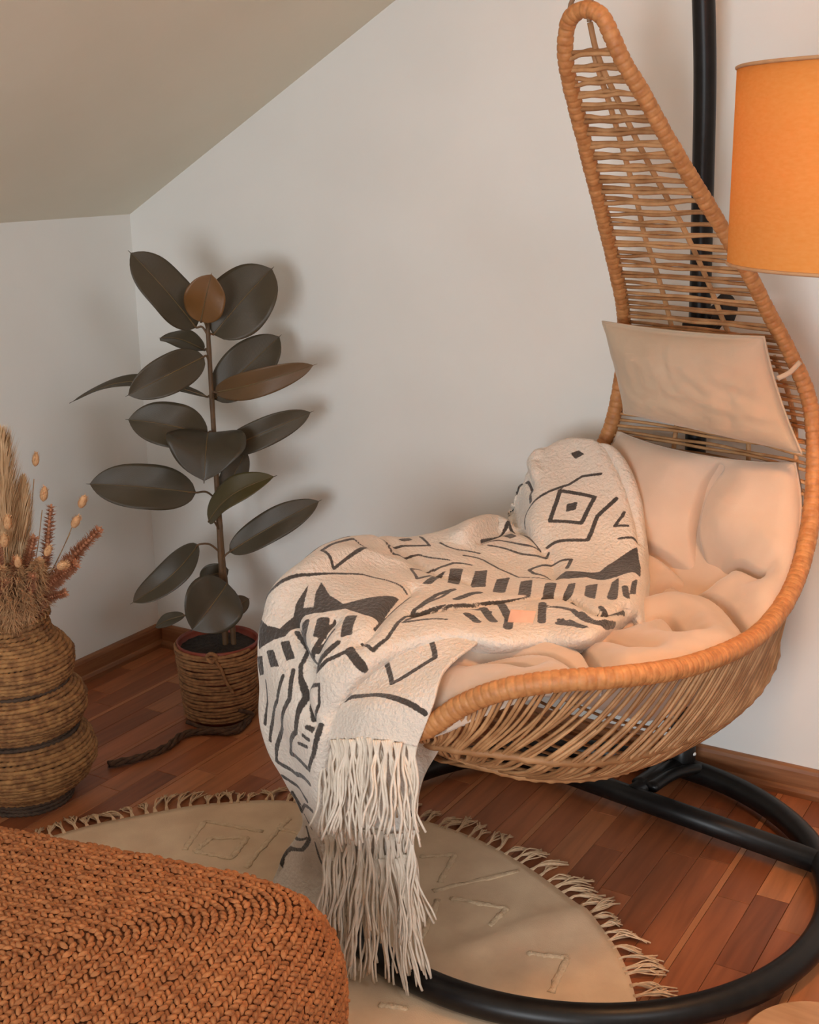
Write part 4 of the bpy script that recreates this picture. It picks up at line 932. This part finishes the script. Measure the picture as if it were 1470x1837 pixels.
for i in range(rows_v):
    l = (i+.5)/rows_v*Lp[-1]; z = float(np.interp(l, Lp, pz)); r = float(np.interp(l, Lp, pr)); k = 132; a = np.arange(k)*2*PI/k
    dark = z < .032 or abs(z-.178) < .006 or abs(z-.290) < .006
    tw = int(r*2*PI/.013); wob = .0010*np.sin(3*a+i)+.0008*np.sin(7*a+2*i)
    P = np.stack([VC[0]+(r+wob)*np.cos(a), VC[1]+(r+wob)*np.sin(a), z+.0012*np.sin(5*a+i*1.7)+0*a], 1)
    kk = 7; T_, N_, B_ = frames(P, True); th = np.arange(kk)*2*PI/kk
    VV = np.zeros((k, kk, 3)); outw = np.stack([np.cos(a), np.sin(a), 0*a], 1)
    for q in range(kk):
        rad = .0056*(1+.26*np.sin(tw*a-th[q]*1.0+i*.9))
        VV[:, q] = P+rad[:, None]*(math.cos(th[q])*outw+math.sin(th[q])*np.array([0, 0, 1.0]))
    FF = [(i_*kk+j, i_*kk+(j+1) % kk, ((i_+1) % k)*kk+(j+1) % kk, ((i_+1) % k)*kk+j) for i_ in range(k) for j in range(kk)]
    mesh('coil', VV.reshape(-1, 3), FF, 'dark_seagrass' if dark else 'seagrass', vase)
for j in range(40):                                    # whip-stitched lip
    a = 2*PI*j/40; c = np.array([math.cos(a), math.sin(a), 0]); t = np.array([-c[1], c[0], 0]); p = VC+c*.079+[0, 0, .450]
    mesh('lip_stitch', *tube(spline([p+c*.008-[0, 0, .008], p+c*.006+t*.003+[0, 0, .004], p-c*.003+t*.005+[0, 0, .006], p-c*.008+t*.006-[0, 0, .004]], 6), .0028, 5), 'seagrass', vase)
LB = ['tall cream pampas plume rising highest from the seagrass vase', 'cream pampas plume leaning left out of the vase', 'slim cream pampas plume beside the upright russet spike', 'broad cream pampas plume between the two tall plumes',
 'upright russet plume on the right of the bouquet', 'long russet plume pointing right towards the rubber plant', 'russet plume below the pale horizontal bunny tail', 'short russet plume drooping right over the vase lip', 'russet plume in the middle of the bouquet behind the fluff', 'russet plume on the left of the bouquet front', 'low russet plume at the front of the bouquet', 'russet plume leaning left at the bouquet edge', 'shortest russet plume just above the vase lip', 'small russet plume right of the tan fluff',
 'curly tan grass head at the front above the vase lip', 'curly tan grass head right of the bouquet middle', 'curly tan grass head at the left front of the bouquet', 'small curly tan grass head hanging by the lip', 'lowest curly tan grass head resting on the vase lip',
 'pale bunny tail farthest right, above the russet plume', 'pale bunny tail just below the farthest right one', 'highest pale bunny tail beside the pampas plumes', 'pale bunny tail above the upright russet plume', 'large pale bunny tail lying sideways across the russet plumes', 'pale bunny tail at the left front of the bouquet', 'pale bunny tail high in front of the pampas', 'small pale bunny tail low in the bouquet middle', 'small pale bunny tail leaning right near the russet plumes']
rd = random.Random(4)
def rvec(): 
    v = np.array([rd.gauss(0, 1) for _ in range(3)]); return v/np.linalg.norm(v)
for (kind, b, md, tp_, w), lab in zip(STEMS, LB):
    b, md, tp_ = np.array(b), np.array(md), np.array(tp_); b = VC+(b-VC)*np.array([.45, .45, 1]); b[2] = .37
    P = spline([b, b*.5+md*.5+[0, 0, .01], md, tp_], 40)
    nm = {'pampas': 'pampas_stem', 'spike': 'plume_stem', 'fluff': 'grass_stem', 'bunny': 'bunny_tail_stem'}[kind]
    root = thing(nm, lab, 'dried grass', b, {'pampas': 'pampas plumes in the seagrass vase', 'spike': 'russet plumes in the seagrass vase', 'fluff': 'curly grasses in the seagrass vase', 'bunny': 'bunny tails in the seagrass vase'}[kind])
    T_, N_, B_ = frames(P); parts_ = []
    if kind == 'bunny':
        mesh('stalk', *tube(P[:36], .0010, 5), 'straw', root); ax = P[-1]-P[-4]; ax /= np.linalg.norm(ax); c = P[-1]; L = w*1.75
        s_ = np.linspace(-1, 1, 9); rad = w*np.sqrt(np.clip(1-s_**2, .02, 1))*(1-.15*s_)
        parts_.append(tube([c+ax*L*q for q in s_], rad*.85, 10))
        for _ in range(130):
            q = rd.uniform(-.95, .95); v = rvec(); v -= ax*(v@ax); v /= np.linalg.norm(v); p0 = c+ax*L*q+v*w*.8*math.sqrt(1-q*q); p1 = p0+(v*.55+ax*.75)*w*.7
            sd_ = np.cross(v, ax)*.0006; parts_.append((np.array([p0-sd_, p0+sd_, p1]), [(0, 1, 2)]))
        mesh('head', *join(parts_), 'bunny', root)
    else:
        i0 = {'pampas': 10, 'spike': 10, 'fluff': 12}[kind]
        mesh('stalk', *tube(P[:i0+12], .0016, 5), 'straw', root)
        cntf = {'pampas': 3200, 'spike': 1300, 'fluff': 1300}[kind]
        for _ in range(cntf):
            f = rd.random(); i = int(i0+f*(39-i0)); env = {'pampas': math.sin(PI*min(1, .10+f*.90))**.7, 'spike': (1-.55*f)*min(1, .35+f*6), 'fluff': math.sin(PI*(.2+.75*f))}[kind]
            v = rvec(); v -= T_[i]*(v@T_[i]); v /= max(np.linalg.norm(v), 1e-6); L = w*env*rd.uniform(.5, 1.15)
            lead = {'pampas': 1.9, 'spike': .45, 'fluff': .5}[kind]; p0 = P[i]+v*w*env*.12; p1 = p0+v*L*.55+T_[i]*L*lead*.6; p2 = p1+v*L*.45+T_[i]*L*lead*(.35 if kind != 'pampas' else .9)-np.array([0, 0, .25*L if kind != 'spike' else 0])+rvec()*L*(.35 if kind == 'fluff' else .1)
            sw = {'pampas': .0009, 'spike': .0013, 'fluff': .0011}[kind]; sd_ = np.cross(v, T_[i])*sw
            parts_.append((np.array([p0-sd_, p0+sd_, p1+sd_, p1-sd_, p2]), [(0, 1, 2, 3), (3, 2, 4)]))
        if kind == 'spike': parts_.append(tube(P[i0:], [w*.38*(1-.75*(k/(len(P)-i0))) for k in range(len(P)-i0)], 7))
        mesh('plume', *join(parts_), kind, root)

# ================================================================== rubber plant
PP = np.array([-2.05, 2.41, 0]); SB = PP+np.array([.855, .518, 0])*.02
plant = thing('rubber_plant', 'potted rubber plant with dark glossy leaves in a rope-wrapped pot', 'plant', PP)
mesh('pot', *lathe([(.086, .004), (.088, .02), (.101, .195), (.105, .200), (.106, .212), (.103, .213), (.101, .205), (.096, .18)], PP, 48), 'terracotta', plant)
V, F = lathe([(.0005, .198), (.03, .198), (.06, .197), (.085, .195), (.1005, .192)], PP, 40, cap=False); V = np.array(V)
for v in V: v[2] += .006*mnoise.noise(Vector((v[0]*60, v[1]*60, 0)))
mesh('soil', V, F, 'soil', plant)
turns = 21; nn_ = turns*90; s = np.arange(nn_)/nn_; a = s*turns*2*PI; zz = .010+s*.194; rr2 = np.interp(zz, [0, .02, .2], [.091, .0935, .1085])
P = np.stack([PP[0]+(rr2+.0008*np.sin(a*2.3))*np.cos(a), PP[1]+(rr2+.0008*np.sin(a*2.3))*np.sin(a), zz+.0018*np.sin(a*.37*7)+.0012*np.sin(a*3.1)], 1)
mesh('rope_wrap', *tube(P, .0050*(1+.12*np.sin(np.arange(nn_)*1.55)), 7), 'jute', plant)
cm = np.array([c_f[0], c_f[1], 0]); cm /= np.linalg.norm(cm); fr0 = PP-cm*.108      # front of the pot
rgt = np.array([-cm[1], cm[0], 0])*-1
kp = fr0+[0, 0, .205]
mesh('rope_knot', *join([tube(spline([kp+rgt*-.012, kp+[0, 0, .012]-cm*.008, kp+rgt*.012, kp+[0, 0, -.010]-cm*.008], 24, True), .0055, 7, closed=True), tube(spline([kp+rgt*.004-cm*.004, kp+rgt*.022-[0, 0, .03]-cm*.004, kp+rgt*.034-[0, 0, .07]-cm*.002, kp+rgt*.05-[0, 0, .10]-cm*.0], 20), .0042, 7)]), 'jute', plant)
tw_ = [np.array([x, y, .009]) for x, y in POT_ROPE]; base_path = spline(tw_, 90); T_, N_, B_ = frames(base_path)
for q in range(3):
    aa = np.linspace(0, 26, 90)+q*2*PI/3; P = base_path+(np.cos(aa)[:, None]*B_+.7*np.sin(aa)[:, None]*N_)*.0062; P[:, 2] = np.maximum(P[:, 2]+.002, .0052)
    mesh('rope_tail', *tube(P, .005*(1+.1*np.sin(np.arange(90)*1.7)), 7), 'dark_jute', plant)
lp = spline([fr0+rgt*-.075+[0, 0, .03], fr0+rgt*-.02-cm*.004+[0, 0, .012], fr0+rgt*.05-cm*-.012+[0, 0, .010], fr0+rgt*.088+cm*.05+[0, 0, .024], fr0+rgt*.06+cm*.02+[0, 0, .05]], 50)
mesh('rope_loop', *tube(lp, .0052, 7), 'dark_jute', plant)
for dx, top_, r0 in ((0, 1.03, .0085), (.022, .62, .0075)):
    P = spline([SB+rgt*dx+[0, 0, .17], SB+rgt*dx*.8+[0, 0, .3], SB+rgt*dx*.35+cm*.004+[0, 0, top_*.6], SB+rgt*dx*.12+[0, 0, top_]], 40)
    mesh('stem', *tube(P, [r0*(1-.35*k/39)*(1+.10*(k % 6 == 0)) for k in range(40)], 9), 'stem', plant)
def leaf(A, B, T, W, roll, arch, fold, kind):
    A, B, T = np.array(A), np.array(B), np.array(T); ax = T-B; L = np.linalg.norm(ax); ax /= L
    tc = CAM_POS-(B+T)/2; tc /= np.linalg.norm(tc); nr = tc*.8+np.array([0, 0, .35]); nr -= ax*(nr@ax); nr /= np.linalg.norm(nr); sd = np.cross(ax, nr)
    c, s = math.cos(math.radians(roll)), math.sin(math.radians(roll)); nr, sd = nr*c+sd*s, sd*c-nr*s
    nt, nw = 30, 15; V = []; UV = []
    for i in range(nt):
        t = i/(nt-1); tt = min(1, t/.955)**.94; prof = max(0, 1-abs(2*tt-1)**2.25)**.62
        w = W*.5*max(prof, .018 if t < .955 else .012*(1-t)/.045+.004); al = arch*L*math.sin(PI*t)
        if t > .93: al -= .0
        ctrp = B+ax*L*t+nr*al*(1 if arch >= 0 else 1)
        for j in range(nw):
            v = j/(nw-1)*2-1; up = fold*abs(v)*w+.10*w*math.sin(3*t*PI+1.3*v+W*40)*abs(v); V.append(ctrp+sd*v*w+nr*up); UV.append((v*.5*w/W*2, t))
    o = mesh('leaf', V, grid_faces(nt, nw), 'leaf_'+kind, plant)
    ul = o.data.uv_layers.new(name='UVMap')
    for li in o.data.loops: ul.data[li.index].uv = UV[li.vertex_index]
    so = o.modifiers.new('thickness', 'SOLIDIFY'); so.thickness = .0012; so.offset = -1
    cl_ = np.array([V[i*nw+nw//2] for i in range(0, nt-2)])+nr*.0004
    mesh('midrib', *tube(cl_, [.0019*(1-.8*k/len(cl_))+.0002 for k in range(len(cl_))], 5), 'midrib', o)
    pm = (A+B)/2+np.array([0, 0, .012]); mesh('petiole', *tube(spline([A, pm, B, B+ax*L*.05+nr*arch*L*.15], 16), .0026, 6), 'stem', o)
for L_ in LEAVES: leaf(*L_)

# ================================================================== floor lamp
LC = np.array([-.345, 1.835, 0]); SR, SZ0, SZ1 = .219, 1.268, 1.522
lamp = thing('floor_lamp', 'floor lamp with orange drum shade and pale round foot beside the chair', 'lamp', LC)
o = mesh('foot', *lathe([(.130, .0005), (.134, .004), (.134, .016), (.130, .020), (.02, .021), (.014, .03)], LC, 56), 'lamp_base', lamp, smooth=False)
mesh('pole', *lathe([(.0095, .02), (.0095, 1.36)], LC, 16), 'black', lamp)
sh_o = [(SR, SZ0), (SR, SZ1)]
V, F = lathe([(SR, SZ0), (SR, SZ0+.08), (SR, SZ1-.08), (SR, SZ1), (SR-.002, SZ1), (SR-.002, SZ0), (SR, SZ0)], LC, 96, cap=False)
sh = mesh('lamp_shade', V, F, 'shade', lamp)
for z in (SZ0, SZ1):
    a = np.arange(96)*2*PI/96; mesh('shade_rim', *tube(np.stack([LC[0]+SR*np.cos(a), LC[1]+SR*np.sin(a), np.full(96, z)], 1), .0025, 6, closed=True), 'lamp_base', sh)
for q in range(3):
    a = q*2*PI/3+.4; mesh('shade_spoke', *tube([LC+[0, 0, 1.30], LC+[SR*math.cos(a), SR*math.sin(a), 1.30]], .002, 5), 'black', lamp)
mesh('bulb', *lathe([(.012, 1.36), (.014, 1.375), (.028, 1.40), (.030, 1.42), (.024, 1.44), (.008, 1.452)], LC, 20), 'bulb', lamp)
pl_ = bpy.data.lights.new('lamp_light', 'POINT'); pl_.energy = 36; pl_.color = (1.0, .49, .18); pl_.shadow_soft_size = .05
plo = bpy.data.objects.new('lamp_light', pl_); COL.objects.link(plo); plo.location = (LC[0], LC[1], 1.425)
